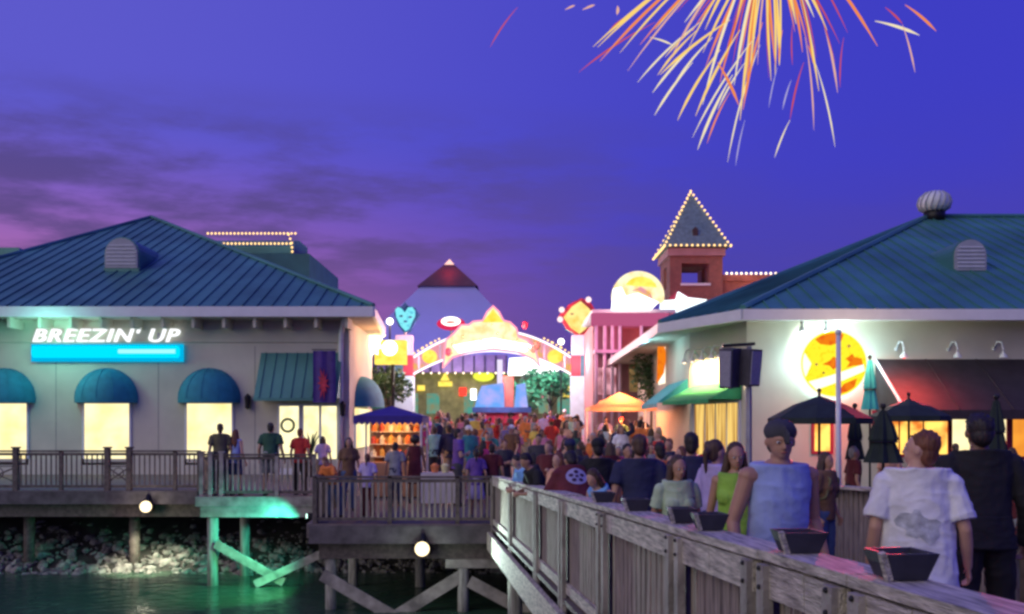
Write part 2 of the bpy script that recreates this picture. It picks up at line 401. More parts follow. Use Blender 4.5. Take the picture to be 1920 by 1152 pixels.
railing('wooden_railing', 'short side railing at the left end of the small pier platform', (xL+.05, PY+.1, zP), (xL+.05, DY-.1, zP),
        [(0,.1,.03), 1], 1.03, wood, darkwood, wood, pitch=.12, bal=.035)
# green underwater-coloured floodlight on the next platform's corner
gl = thing('pier_floodlight', 'small floodlight on the pier corner throwing green light', 'lamp', P(583,968,20.2))
p0 = P(583, 968, 20.2)
MB().box(p0.x-.07, p0.x+.07, p0.y-.06, p0.y+.06, p0.z-.06, p0.z+.07).build('housing', blackm, gl)
MB().box(p0.x-.1, p0.x-.072, p0.y-.05, p0.y+.05, p0.z-.045, p0.z+.05).build('lens', glow('green_lens', (.6,1,.85), 3), gl)
lamp('green_spot', V((p0.x-.45,20.85,-.34)), (.07, 1, .70), 420, gl, .05, 118, V((-6.6,21.45,-1.30)), 1.0)
lamp('green_spill', p0+V((-.3,-.25,-.3)), (.15, 1, .40), 420, gl, .06, 100, V((-7.2,20.6,-2.4)))
# larger platform with violet railing
QY = 18.5; zQ = -.36; qL, qR = X(585,QY), X(930,QY)
q = thing('wide_pier', 'wide timber pier platform with violet grey edge and braced posts below', 'pier', (X(757,QY), QY, zQ))
MB().box(qL, qR, QY, 23.4, zQ-.1, zQ-.001).build('deck', deckm, q)
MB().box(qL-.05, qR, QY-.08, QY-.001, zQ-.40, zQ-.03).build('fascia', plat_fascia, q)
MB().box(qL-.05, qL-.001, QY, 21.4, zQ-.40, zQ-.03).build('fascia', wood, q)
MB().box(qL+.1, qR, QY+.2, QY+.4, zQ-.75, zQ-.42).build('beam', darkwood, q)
MB().box(X(835,QY), X(975,QY), QY+.02, QY+.16, Z(1066,QY), Z(1050,QY)).build('cross_beam', wood, q)
for px, y in ((614, QY+.35), (868, QY+.12), (760, QY+3), (614, QY+3)):
    zt = zQ-.76 if px != 868 else Z(1067,QY)
    MB().tube([(X(px,QY), y, -2.8), (X(px,QY), y, zt)], .12, 12).build('piling', pilewood, q, True)
for (a, b_, dy) in (((604,1078),(765,1172),-.02), ((868,1078),(735,1160),.06), ((880,1090),(1010,1160),.03)):
    MB().bar(P(*a,QY+dy), P(*b_,QY+dy), .05, .25).build('brace', wood, q)
railing('wooden_railing', 'violet grey railing along the front of the wide pier platform', (qL+.05, QY+.06, zQ), (qR-.06, QY+.06, zQ),
        [0, .42, .80, 1], 1.0, darkwood, darkwood, woodv, pitch=.115, bal=.045)
railing('wooden_railing', 'short dark railing on the left side of the wide pier platform', (qL+.05, QY+.12, zQ), (qL+.05, 21.3, zQ),
        [0, 1], 1.0, darkwood, darkwood, darkwood, pitch=.12, bal=.035)
# floodlights hanging below the decks, aimed out over the water
for px, py, Y, w, lab, tgt in ((275, 950, 23.1, 70, 'round floodlight glowing under the boardwalk of the arched windows', (-10.5, 24, -2.2)), (792, 1029, 18.25, 60, 'round floodlight glowing under the edge of the wide pier', (0,14,-1.2))):
    c_ = P(px, py, Y)
    f = thing('pier_floodlight', lab, 'lamp', c_, 'floodlights under the decks')
    MB().lathe(c_+V((0,.1,-.05)), [(.05,-.1),(.17,-.06),(.19,.05),(.10,.13),(.04,.35)], 14).build('housing', blackm, f, True)
    MB().sphere(c_+V((0,-.06,0)), (.15,.12,.15), 16, 10).build('bulb', lampglow, f, True)
    lamp('flood', c_+V((0,-.32,-.02)), (1,.92,.72) if px < 500 else (.72,1,.86), w*.2, f, .1)
    if px < 500: lamp('flood_spot', c_+V((0,-.3,-.1)), (1,.95,.70), 560, f, .08, 76, V((c_.x-.3,23.9,-2.5)))
    else: lamp('flood_spot', c_+V((.1,-.3,-.0)), (.74,1,.90), 800, f, .08, 100, V((.6, 10, .2)))

# ------------------------------------------------------------------ footbridge with its weathered railing
fb = thing('footbridge', 'grey timber footbridge sloping down towards the crowd', 'bridge', br(8,2))
s0, s1 = -6, 16.25
mb = MB()
kk = 60
for i in range(kk):
    a = s0+(s1-s0)*i/kk; b_ = s0+(s1-s0)*(i+1)/kk-.012
    p = [br(a,-.12), br(a,BW+.12), br(b_,BW+.12), br(b_,-.12)]
    mb.add([v+V((0,0,-.05)) for v in p]+p, [(3,2,1,0),(4,5,6,7),(0,1,5,4),(1,2,6,5),(2,3,7,6),(3,0,4,7)])
mb.build('deck', deckm, fb)
MB().bar(br(s0,-.17,-.30), br(s1,-.17,-.30), .07, .36).build('stringer', woodcap, fb)
MB().bar(br(s0,BW+.17,-.30), br(s1,BW+.17,-.30), .07, .36).build('stringer', wood, fb)
for s in (4, 9.5, 14.5):
    for o in (.2, BW-.2):
        MB().tube([br(s,o,0)*1-V((0,0,2.9)), br(s,o,-.48)], .14, 12).build('piling', pilewood, fb, True)
    MB().bar(br(s,-.1,-.37), br(s,BW+.1,-.37), .18, .2).build('cross_beam', darkwood, fb)
def big_rail(label, o, side, ss, near):
    r = thing('wooden_railing', label, 'railing', br(ss[len(ss)//2], o), 'heavy bridge railings')
    H = 1.05
    a, e = ss[0], ss[-1]
    # flat cap planks, one per bay, slightly uneven
    for i, (p, q_) in enumerate(zip(ss, ss[1:])):
        up = random.uniform(-.006, .006)
        MB().bar(br(p+.004, o+.0*side, H-.02+up), br(q_-.004, o+.0*side, H-.02+random.uniform(-.006,.006)), .21, .04).build('cap_plank', woodcap, r)
        mid = p + (q_-p)*random.uniform(.4,.6)
        for (u, v) in ((p+.05, mid-.004), (mid+.004, q_-.05)):
            MB().bar(br(u, o-.085*side, H-.125+random.uniform(-.004,.004)), br(v, o-.085*side, H-.125), .04, .14).build('face_board', woodcap, r)
        MB().bar(br(p+.05, o-.07*side, .10), br(q_-.05, o-.07*side, .10), .04, .10).build('bottom_rail', woodcap, r)
        mb = MB(); k = max(2, int((q_-p-.12)/.135))
        for j in range(k):
            s = p+.10+(q_-p-.2)*(j+.5)/k
            mb.bar(br(s, o-.035*side, -.06), br(s, o-.035*side, H-.05), .028, .095+random.uniform(-.012,.012), up=BD)
        mb.build('baluster_panel', woodv, r)
    for s in ss:
        MB().bar(br(s, o+.0*side, -.45), br(s, o+.0*side, H-.045), .12, .10, up=BD).build('post', darkwood, r)
        for ds in (-.095, .095):
            MB().bar(br(s+ds, o-.11*side, -.34), br(s+ds, o-.11*side, H-.055), .045, .075, up=BD).build('post', wood, r)
    return r
def bolts(r, o, side, ss):
    me = None
    for s in ss:
        for ds in (-.095, .095):
            for z in (.98, .90, .12):
                p = br(s+ds, o-.136*side, z)
                if me is None:
                    ob = MB().sphere((0,0,0), .011, 8, 6).build('bolt', blackm, r, True); me = ob.data; ob.location = p
                else: inst('bolt', me, p, r)
sy_ = lambda Y: (Y-2.3)/.9949
lr = big_rail('heavy weathered grey railing running down the near side of the footbridge', 0., 1, [sy_(y) for y in (.4,1.5,2.30,3.05,3.86,5.1,7.15,9.2,11.3,14.6,18.45)], True)
bolts(lr, 0., 1, [sy_(y) for y in (2.30,3.05,3.86,5.1,7.15)])
rr = big_rail('far side grey green railing of the footbridge behind the person in white', BW, -1, [sy_(y) for y in (4.2,6.0,7.8,9.9,11.95)], False)
# dark flared trays standing on the rail
for i, (px, Y, w, lab) in enumerate(((1130,7.75,.20,'dark flared rail tray in front of the person in the sky blue top'),
                      (1192,6.55,.19,'dark flared tray on the bridge rail below the person in the navy shirt'),
                      (1280,5.40,.16,'dark flared tray on the bridge rail just left of a twin tray'),
                      (1330,4.88,.17,'dark flared tray on the bridge rail just right of a twin tray'),
                      (1495,3.72,.185,'dark flared tray on the bridge rail before the person in the blue tank top'),
                      (1690,2.93,.175,'largest dark flared tray, on the bridge rail by the white t-shirt'))):
    s = sy_(Y); c_ = br(s, .02, 1.052)
    t_ = thing('rail_tray', lab, 'tray', c_, 'dark trays on the bridge rail')
    a, b2, h = w/2, w*.34, .088
    q_ = MB().add([(-b2,-.06,0),(b2,-.06,0),(b2,.06,0),(-b2,.06,0),(-a,-.085,h),(a,-.085,h),(a,.085,h),(-a,.085,h),
                   (-a+.014,-.07,h),(a-.014,-.07,h),(a-.014,.07,h),(-a+.014,.07,h),(-b2,-.05,.02),(b2,-.05,.02),(b2,.05,.02),(-b2,.05,.02)],
                  [(3,2,1,0),(0,1,5,4),(1,2,6,5),(2,3,7,6),(3,0,4,7),(4,5,9,8),(5,6,10,9),(6,7,11,10),(7,4,8,11),(8,9,13,12),(9,10,14,13),(10,11,15,14),(11,8,12,15),(12,13,14,15)])
    q_.xform(Matrix.Translation(c_) @ Matrix.Rotation(.1,4,'Z')); q_.build('tray', boxm, t_)
    e = MB().bar((-a-.014,-.07,h+.004),(-b2-.010,-.055,.0),.02,.022,up=(0,1,0)); e.xform(Matrix.Translation(c_) @ Matrix.Rotation(.1,4,'Z')); e.build('side_bracket', woodcap, t_)

# ------------------------------------------------------------------ roofs
def seams(mb, poly, spacing, w=.026, h=.045):
    """standing seams up a roof face; poly[0]->poly[1] is the eave"""
    A, B = V(poly[0]), V(poly[1]); u = (B-A).normalized()
    nrm = (B-A).cross(V(poly[2])-A).normalized(); up = nrm.cross(u).normalized()
    if up.z < 0: up = -up
    if nrm.z < 0: nrm = -nrm
    q = [((V(p)-A).dot(u), (V(p)-A).dot(up)) for p in poly]
    k = spacing*.5
    L = max(a for a, _ in q); lo = min(a for a, _ in q)
    k = lo + spacing*.5
    while k < L:
        hits = []
        for (a, c_), (b_, d) in zip(q, q[1:]+q[:1]):
            if (a-k)*(b_-k) < 0: hits.append(c_+(d-c_)*(k-a)/(b_-a))
        if len(hits) >= 2:
            p0, p1 = A+u*k+up*min(hits), A+u*k+up*max(hits)
            if (p1-p0).length > .2: mb.bar(p0+nrm*h*.5, p1+nrm*h*.5, w, h, up=nrm)
        k += spacing
def roof(parent, faces, m, spacing=.5, hips=()):
    mb = MB()
    for f in faces: mb.poly(f); seams(mb, f, spacing)
    o = mb.build('roof', m, parent)
    hb = MB()
    for a, b_ in hips: hb.tube([V(a)+V((0,0,.03)), V(b_)+V((0,0,.03))], .09, 6)
    if hips: hb.build('ridge_cap', m, o)
    return o
def louvre_dormer(parent_roof, c, w, h, depth):
    """arched louvred vent standing out of the roof; c = bottom centre of its face"""
    c = V(c); out = [(-w/2,0),(w/2,0)] + [(w/2*cos(a), h-w/2+w/2*sin(a)) for a in [pi*k/12 for k in range(13)]]
    d = MB().prism([(x*1.08, z*1.04) for x, z in out], 0.03, depth).xform(Matrix.Translation(c)).build('vent_dormer', tealroof, parent_roof)
    MB().prism(out, -.04, .03).xform(Matrix.Translation(c)).build('louvre_face', lou, parent_roof)
    l = MB()
    for k in range(1, 7):
        z = h*k/8.; hw = w/2-.06 if z < h-w/2 else sqrt(max(.001,(w/2)**2-(z-h+w/2)**2))-.05
        if hw > .05: l.bar(c+V((-hw,-.05,z)), c+V((hw,-.05,z)), .04, .03)
    l.build('louvre_slats', palem, parent_roof)
    MB().box(c.x-w/2*1.08, c.x+w/2*1.08, c.y-.02, c.y+depth*.7, c.z-.3, c.z-.002).build('dormer_curb', tealroof, parent_roof)

def window(parent, x0, x1, z0, z1, y, pane, frame=trim, mull=1, trans=0, depth=.06):
    f = MB(); t_ = .07
    f.box(x0-t_, x0, y-.05, y+.02, z0-t_, z1+t_); f.box(x1, x1+t_, y-.05, y+.02, z0-t_, z1+t_)
    f.box(x0, x1, y-.05, y+.02, z1, z1+t_); f.box(x0, x1, y-.05, y+.02, z0-t_, z0)
    for k in range(1, mull+1):
        x = x0+(x1-x0)*k/(mull+1); f.box(x-.015, x+.015, y-.035, y+.0, z0, z1)
    for k in range(1, trans+1):
        z = z0+(z1-z0)*k/(trans+1); f.box(x0, x1, y-.030, y+.0, z-.015, z+.015)
    o = f.build('window', frame, parent)
    MB().box(x0, x1, y-.012, y+.015, z0, z1).build('pane', pane, o)
    return o
def dome_awning(parent, cx, y, zb, R, H, D, m, a0=0, a1=pi):
    mb = MB(); nu, nv = 18, 8; vs = []
    for j in range(nv+1):
        ph = pi/2*j/nv
        for i in range(nu+1):
            th = a0+(a1-a0)*i/nu
            vs.append((cx+R*cos(th)*cos(ph), y-D*sin(th)*cos(ph), zb+.14+(H-.14)*sin(ph)))
    fs = [(j*(nu+1)+i, j*(nu+1)+i+1, (j+1)*(nu+1)+i+1, (j+1)*(nu+1)+i) for j in range(nv) for i in range(nu)]
    mb.add(vs, fs)
    val = []
    for i in range(nu+1):
        th = a0+(a1-a0)*i/nu; val += [(cx+R*cos(th), y-D*sin(th), zb+.14), (cx+R*cos(th)*.995, y-D*sin(th)*.995, zb)]
    mb.add(val, [(2*i, 2*i+2, 2*i+3, 2*i+1) for i in range(nu)])
    o = mb.build('awning', m, parent, True)
    rb = MB()
    for i in range(0, nu+1, 3):
        th = a0+(a1-a0)*i/nu
        rb.tube([(cx+R*1.005*cos(th)*cos(pi/2*j/8), y-D*1.005*sin(th)*cos(pi/2*j/8), zb+.14+(H-.14)*1.005*sin(pi/2*j/8)) for j in range(9)], .012, 5)
    rb.build('awning_rib', m, o)
    return o

# ------------------------------------------------------------------ left restaurant
LB = thing('restaurant_building', 'cream restaurant with teal metal roof, arched awnings and lit windows', 'building', (-12, 31, 0))
WY = 31.0; wx = lambda px: X(px, WY); wz = lambda py: Z(py, WY)
wR = wx(655)
MB().slab([(-26, WY), (wR, WY), (wR-.15, 37), (-11, 52), (-26, 52)], -.05, 5.45).build('wall', stucco, LB)
MB().box(-26, wR+.02, WY-.05, WY-.001, .0, .55).build('plinth', stucco2, LB)
MB().box(-26, wR+.03, WY-.06, WY-.001, wz(642), wz(642)+.05).build('moulding', stucco, LB)
for px in (105, 297, 478): MB().box(wx(px)-.012, wx(px)+.012, WY-.004, WY+.01, .56, 4.5).build('wall_joint', mat('wall_joint_grey',(.30,.29,.25),.9,.2,3,.1), LB)  # darker grey strips for the wall's control joints
eA, eB, eC, eD, eE = V((-23.4,30,5.75)), V((-4.70,30,5.75)), V((-5.25,36.4,5.75)), V((-11.5,54,5.75)), V((-29,42,5.75))
ap = V((-17.4, 42.7, 11.76))
rf = roof(LB, [(eA,eB,ap),(eB,eC,ap),(eC,eD,ap),(eD,eE,ap),(eE,eA,ap)], tealroof, .5, [(eA,ap),(eB,ap),(eC,ap)])
louvre_dormer(rf, (X(228,34.0), 34.0, Z(503,34.0)), 1.25, 1.15, 2.4)
g = MB()
for a, b_ in ((eA,eB),(eB,eC),(eC,eD)):
    g.bar(a+V((0,0,-.18)), b_+V((0,0,-.18)), .12, .34)
g.build('gutter', trim, LB)
MB().slab([(eA.x,eA.y+.06),(eB.x-.06,eB.y+.06),(eC.x-.06,eC.y),(eD.x,eD.y),(-26,54)], 5.40, 5.44).build('soffit', stucco2, LB)
for k, px in enumerate(range(-70, 660, 56)):
    MB().box(wx(px)-.05, wx(px)+.05, 30.15, WY-.001, 5.05, 5.395).build('bracket', stucco, LB)
for i, px in enumerate((9, 201, 393)):
    window(LB, wx(px-42), wx(px+42), wz(868), wz(757), WY, glasspane, mull=0, trans=0)
    dome_awning(LB, wx(px), WY, wz(756), 1.08, wz(691)-wz(756), .85, tealawn)
# square metal awning over the doors
mb = MB(); x0, x1 = wx(490), wx(642); zt, zb = wz(662), wz(748)
f = [(x0,WY-.95,zb),(x1,WY-.95,zb),(x1,WY-.02,zt),(x0,WY-.02,zt)]
mb.poly(f); seams(mb, f, .36, .03, .04)
mb.poly([(x0,WY-.95,zb),(x0,WY-.02,zt),(x0,WY-.02,zb)]); mb.poly([(x1,WY-.95,zb),(x1,WY-.02,zt),(x1,WY-.02,zb)])
mb.box(x0, x1, WY-.97, WY-.93, zb-.1, zb)
mb.build('awning', tealroof, LB)
def door(px0, px1, leaf, parent):
    a, b_ = wx(px0), wx(px1); z1 = wz(762); f = MB(); y = WY
    f.box(a-.07, a, y-.08, y-.001, 0, z1+.08); f.box(b_, b_+.07, y-.08, y-.001, 0, z1+.08); f.box(a, b_, y-.08, y-.001, z1, z1+.08)
    f.box(a, b_, y-.06, y-.001, .0, .22)
    d = f.build('door', trim, parent)
    MB().box(a, b_, y-.03, y-.004, .22, z1).build('pane', doorpane, d)
    for k in range(1, leaf):
        x = a+(b_-a)*k/leaf; MB().box(x-.04, x+.04, y-.07, y-.035, .22, z1).build('stile', trim, d)
        MB().tube([(x+.07,y-.12,1.0),(x+.07,y-.12,1.35)], .015, 6).build('handle', greym, d)
door(525, 561, 1, LB); door(570, 632, 2, LB)
MB().tube([(wx(541)+.22*cos(a), WY-.1, 1.72+.22*sin(a)) for a in [k*pi/8 for k in range(17)]], .045, 7).build('wreath', leafm, LB)
# warm side wall window and awning
sx0 = wR-.0
MB().add([(wR-.03,32.2,.9),(wR-.08,35.6,.9),(wR-.08,35.6,2.35),(wR-.03,32.2,2.35),(wR+.05,32.2,.9),(wR-.0,35.6,.9),(wR-.0,35.6,2.35),(wR+.05,32.2,2.35)],
         [(0,1,2,3),(4,5,6,7),(0,1,5,4),(2,3,7,6),(0,3,7,4),(1,2,6,5)]).build('side_window', glasspane, LB)
q_ = MB(); vs = []
for j in range(9):
    ph = pi/2*j/8
    for i in range(15):
        th = pi*i/14; vs.append((wR-.02+.8*sin(th)*cos(ph), 33.9+1.7*cos(th)*cos(ph), 2.4+1.2*sin(ph)))
q_.add(vs, [(j*15+i, j*15+i+1, (j+1)*15+i+1, (j+1)*15+i) for j in range(8) for i in range(14)]); q_.build('awning', tealawn, LB, True)
lamp('side_wall_lamp', (wR+.9, 33.5, 4.6), (1,.42,.16), 70, LB, .15)
# downspout from the gutter
pp = [P(664,583,30.05), P(652,588,30.3), P(644,604,30.7), (wx(641),WY-.12,wz(630)), (wx(640),WY-.12,wz(700)), (wx(639),WY-.12,wz(885))]
dsp = MB().tube(pp, .095, 8).build('downspout', palem, LB, True)
sh = [(wx(467), 'black wall lantern between the arched window and the square awning', 755), (wx(644), 'small dark wall lantern beside the downspout near the building corner', 768)]
for x, lab, py in sh:
    c_ = V((x, WY-.16, wz(py)))
    l = thing('wall_lantern', lab, 'lamp', c_, 'wall lanterns of the cream restaurant')
    MB().lathe(c_, [(.02,.30),(.10,.22),(.12,.18),(.09,-.14),(.10,-.18),(.02,-.25)], 8).build('lantern_body', blackm, l)
    MB().box(c_.x-.03, c_.x+.03, c_.y+.06, WY-.002, c_.z-.02, c_.z+.04).build('bracket', blackm, l)
# sign
sg = thing('restaurant_sign', "white slanted letters reading BREEZIN' UP above a cyan neon bar", 'sign', (wx(205), WY-.2, wz(650)))
fc = bpy.data.curves.new('lettering', 'FONT'); fc.body = "BREEZIN' UP"; fc.size = 1; fc.shear = .28; fc.extrude = .06; fc.offset = .012; fc.space_character = 1.12
fo = bpy.data.objects.new('lettering', fc); COL.objects.link(fo)
dg = bpy.context.evaluated_depsgraph_get(); lm = bpy.data.meshes.new_from_object(fo.evaluated_get(dg)); bpy.data.objects.remove(fo)
xsv = [v.co.x for v in lm.vertices]; ysv = [v.co.y for v in lm.vertices]
tw, th_ = wx(342)-wx(68), wz(617)-wz(643)
for v in lm.vertices:
    x, y, z = v.co
    v.co = (wx(68)+(x-min(xsv))/(max(xsv)-min(xsv))*tw, WY-.22-z, wz(643)+(y-min(ysv))/(max(ysv)-min(ysv))*th_)
lm.materials.append(glow('letter_light', (.95,.97,1), 1.25))
lo_ = bpy.data.objects.new('lettering', lm); COL.objects.link(lo_); lo_.parent = sg; lo_.matrix_parent_inverse = Matrix.Translation(-sg.location)
MB().tube([(wx(232),WY-.40,wz(661)),(wx(337),WY-.40,wz(661))], .07, 8).build('light_strip', glow('pale_cyan_light',(.35,.9,1.0),1.15), sg, True)
mb = MB()
mb.tube([(wx(67),WY-.2,wz(661)),(wx(70),WY-.2,wz(661)),(wx(338),WY-.2,wz(661)),(wx(341),WY-.2,wz(661))], [.12,.22,.22,.12], 10)
mb.build('neon_bar', cyanlight, sg, True)
MB().box(wx(63), wx(346), WY-.17, WY-.061, wz(679), wz(646)).build('backing_panel', glow('cyan_bar_halo', (.0,.46,.80), 1.0), sg)  # panel itself emits cyan, imitating the neon bar's wide glow
for px in (110, 300): MB().box(wx(px)-.03, wx(px)+.03, WY-.16, WY-.002, wz(640), wz(625)).build('bracket', greym, sg)
lamp('wall_wash_fill', (wx(120), WY-1.6, wz(640)), (.25,.90,.72), 130, sg, .5)  # free-hanging lamp added to tint and brighten the wall beside the sign
# purple banner
ban = thing('hanging_banner', 'purple banner with a red flower pattern hanging by the downspout', 'banner', (wx(620), WY-1.05, wz(710)))
mb = MB(); n = 10
for i in range(n):
    a, b_ = wx(600)+(wx(641)-wx(600))*i/n, wx(600)+(wx(641)-wx(600))*(i+1)/n
    ya, yb = WY-1.1+.03*sin(i*1.3), WY-1.1+.03*sin((i+1)*1.3)
    mb.add([(a,ya,wz(757)),(b_,yb,wz(757)),(b_,yb,wz(663)),(a,ya,wz(663)),(a,ya+.012,wz(757)),(b_,yb+.012,wz(757)),(b_,yb+.012,wz(663)),(a,ya+.012,wz(663))],[(0,1,2,3),(7,6,5,4),(0,4,5,1),(3,2,6,7)])
mb.build('cloth', mat('purple_banner_cloth',(.07,.035,.20),.8,.2,4,.1), ban)
mb = MB(); rb_ = random.Random(4)
st_ = []
for k in range(22):
    a = 2*pi*k/22; r_ = (1 if k % 2 else .42)*rb_.uniform(.75,1.15); st_.append((wx(619)+.24*r_*cos(a), wz(722)+.55*r_*sin(a)))
mb.prism(st_, WY-1.15, WY-1.128)
mb.build('flower_print', mat('crimson_print',(.50,.04,.07),.8,.5,6,.1), ban)
MB().bar((wx(598),WY-1.1,wz(661)),(wx(643),WY-1.1,wz(661)),.03,.03).build('rod', blackm, ban)

# potted plant by the door
def leaves(mb, c, r, n, size, flat=1.):
    for _ in range(n):
        while True:
            d = V((random.uniform(-1,1),random.uniform(-1,1),random.uniform(-1,1)))
            if .25 < d.length < 1: break
        p = V(c)+V((d.x*r[0],d.y*r[1],d.z*r[2]))
        a = V((random.gauss(0,1),random.gauss(0,1),random.gauss(0,.6))).normalized(); b_ = a.cross(V((random.gauss(0,1),random.gauss(0,1),random.gauss(0,1)))).normalized()
        s = size*random.uniform(.6,1.3)
        mb.add([p-a*s, p-b_*s*.35, p+a*s, p+b_*s*.35], [(0,1,2,3)])
def small_tree(name, label, base, h, r, n, m, size=.13, cat='tree', trunk=.09):
    base = V(base); t_ = thing(name, label, cat, base)
    top = base+V((.1*h*.3,0,h*.62))
    tr = MB().tube([base, base.lerp(top,.5)+V((.05,0,0)), top], [trunk, trunk*.75, trunk*.45], 8)
    cl = []
    for k in range(6):
        a = k*1.05+random.random(); e = top+V((cos(a)*r*.6, sin(a)*r*.6, random.uniform(0,h*.3)))
        tr.tube([top-V((0,0,h*.12)), e], [trunk*.4, trunk*.15], 6); cl.append(e)
    tr.build('trunk', bark, t_, True)
    mb = MB()
    for e in cl+[top+V((0,0,h*.22))]: leaves(mb, e, (r*.55,r*.55,h*.17), n//7, size)
    mb.build('crown', m, t_)
    return t_
pt = thing('potted_plant', 'tall spiky potted plant in front of the lit doors', 'plant', (X(583,29.6), 29.6, 0))
b0 = V((X(583,29.6), 29.6, 0))
MB().lathe(b0, [(.16,0),(.22,.05),(.25,.5),(.28,.52),(.28,.58),(.22,.58)], 14).build('pot', potm, pt, True)
mb = MB()
for k in range(26):
    a = random.uniform(0,6.28); L = random.uniform(.6,1.15); sp_ = random.uniform(.1,.45)
    pts = [b0+V((cos(a)*sp_*u*u, sin(a)*sp_*u*u, .55+L*u*(1-.15*u))) for u in (0,.35,.7,1)]
    mb.tube(pts, [.02,.03,.02,.004], 4)
mb.build('leaves', leafm, pt)

# ------------------------------------------------------------------ bulbs
def bulb_row(parent, pts_list, step, r, m):
    me = None
    for a, b_ in pts_list:
        a, b_ = V(a), V(b_); n = max(1, int((b_-a).length/step))
        for i in range(n+1):
            p = a+(b_-a)*i/n
            if me is None:
                o = MB().sphere((0,0,0), r, 8, 6).build('bulb', m, parent, True); me = o.data; o.location = p
            else: inst('bulb', me, p, parent)
# building behind the left roof with bulbs
NY = 48.
nb = thing('shop_building', 'dark teal shop behind the left roof, its curved top edged with bulbs', 'building', P(480,640,NY))
MB().box(X(300,NY), X(580,NY), NY, NY+8, 0, Z(476,NY)).build('wall', mat('dark_teal_wall',(.03,.12,.13),.7,.2,1,.1), nb)
out = []
x_e = X(548,NY)
prof = [(0,Z(475,NY)),(0,Z(462,NY)),(.35,Z(452,NY)),(.9,Z(444,NY)),(1.6,Z(440,NY)),(3.5,Z(440,NY)),(3.5,Z(475,NY))]
mb = MB(); nn = len(prof)
mb.add([(X(300,NY),NY+.1+y,z) for y,z in prof]+[(x_e,NY+.1+y,z) for y,z in prof],[tuple(range(nn)),tuple(range(2*nn-1,nn-1,-1))]+[(i,i+nn,(i+1)%nn+nn,(i+1)%nn) for i in range(nn)])
mb.build('roof', tealroof, nb)
bulb_row(nb, [((X(372,NY),NY+1.5,Z(438,NY+1.5)),(x_e-.2,NY+1.5,Z(438,NY+1.5))), ((X(405,NY),NY,Z(457,NY)),(x_e-.1,NY,Z(457,NY))),
              (P(541,440,NY+.05),P(547,456,NY+.05)), (P(547,456,NY+.03),P(548,472,NY+.03))], .21, .06, bulbglow)
fr_ = thing('neighbour_roof', 'flat teal roof end showing behind the far left roof slope', 'building', P(-60,600,53))
MB().box(X(-300,53), X(46,53), 53, 62, 0, Z(480,53)).build('wall', stucco, fr_)
MB().prism([(X(-300,53),Z(481,53)),(X(47,53),Z(481,53)),(X(42,53),Z(467,53)),(X(-300,53),Z(467,53))],52.6,62).build('roof', tealroof, fr_)

# ------------------------------------------------------------------ right restaurant
RB = thing('grill_building', 'pale corner restaurant with teal hip roof, round sign and dark awning', 'building', (11, 22, 0))
RY = 22.; rx = lambda px: X(px, RY); rz = lambda py: Z(py, RY)
cA, cB = V((rx(1400), RY, 0)), V((4.97, 24.8, 0)); cC = V((5.12, 36, 0))
ZE = 4.46
MB().slab([(cA.x,cA.y),(24,RY),(24,38),(cC.x,cC.y),(cB.x,cB.y)], -.5, ZE-.12).build('wall', stucco2, RB)
fA, fB, fC, fR = V((5.48,21,ZE)), V((3.99,23.9,ZE)), V((4.05,37.5,ZE)), V((26,21,ZE))
a1, a2 = V((14.1,30,8.77)), V((26,30,8.77))
rr_ = roof(RB, [(fA,fR,a2,a1),(fB,fA,a1),(fC,fB,a1)], tealroof, .42, [(fA,a1),(fB,a1),(a1,a2)])
louvre_dormer(rr_, (X(1819,24.0), 24.0, Z(508,24.0)), .85, .84, 2.2)
g = MB()
for a, b_ in ((fA,fR),(fB,fA),(fC,fB)): g.bar(a+V((0,0,-.13)), b_+V((0,0,-.13)), .12, .26)
g.build('gutter', trim, RB)
MB().slab([(fA.x+.03,fA.y+.06),(fR.x,fR.y+.06),(fR.x,38),(fC.x+.06,38),(fB.x+.06,fB.y)], ZE-.17, ZE-.13).build('soffit', stucco2, RB)
# ventilator on the apex
ve = thing('roof_ventilator', 'round pale ventilator turbine on the right roof peak', 'ventilator', P(1752,405,30))
c_ = P(1752, 408, 29.9)
MB().lathe(c_+V((0,0,-.15)), [(.34,0),(.34,.35),(.30,.36)], 14).build('base', blackm, ve, True)
mb = MB().lathe(c_+V((0,0,.18)), [(.30,0),(.47,.12),(.52,.3),(.46,.5),(.28,.66),(.05,.72)], 16)
mb.build('turbine', palem, ve, True)
mb = MB()
for k in range(16):
    a = k*pi/8
    mb.tube([c_+V((cos(a+j*.12)*r_, sin(a+j*.12)*r_, .18+z_)) for j,(r_,z_) in enumerate([(.31,0),(.49,.12),(.54,.3),(.48,.5),(.29,.66)])], .022, 4)
mb.build('vane', lou, ve)
# diagonal wall: green awning and curtained window
dv = (cB-cA); dl = dv.length; du = dv/dl; dn = V((-abs(du.y), -abs(du.x), 0)).normalized()
dn = V((du.y, -du.x, 0));
if dn.y > 0: dn = -dn
def dw(u, o, z): return cA + du*u + dn*o + V((0,0,z))
def dquad(mb, u0, u1, o0, o1, z0, z1):
    mb.add([dw(u0,o0,z0),dw(u1,o0,z0),dw(u1,o1,z0),dw(u0,o1,z0),dw(u0,o0,z1),dw(u1,o0,z1),dw(u1,o1,z1),dw(u0,o1,z1)],
           [(0,3,2,1),(4,5,6,7),(0,1,5,4),(1,2,6,5),(2,3,7,6),(3,0,4,7)]); return mb
mb = MB(); dquad(mb,.25,.32,-.01,.06,.9,2.35); dquad(mb,2.55,2.62,-.01,.06,.9,2.35); dquad(mb,.32,2.55,-.01,.06,.85,.92); dquad(mb,.32,2.55,-.01,.06,2.28,2.35)
for k in range(1,4): dquad(mb,.32+2.23*k/4-.02,.32+2.23*k/4+.02,-.01,.05,.92,2.28)
wdo = mb.build('window', trim, RB)
dquad(MB(),.32,2.55,.005,.03,.92,2.28).build('pane', curtain, wdo)
mb = MB()
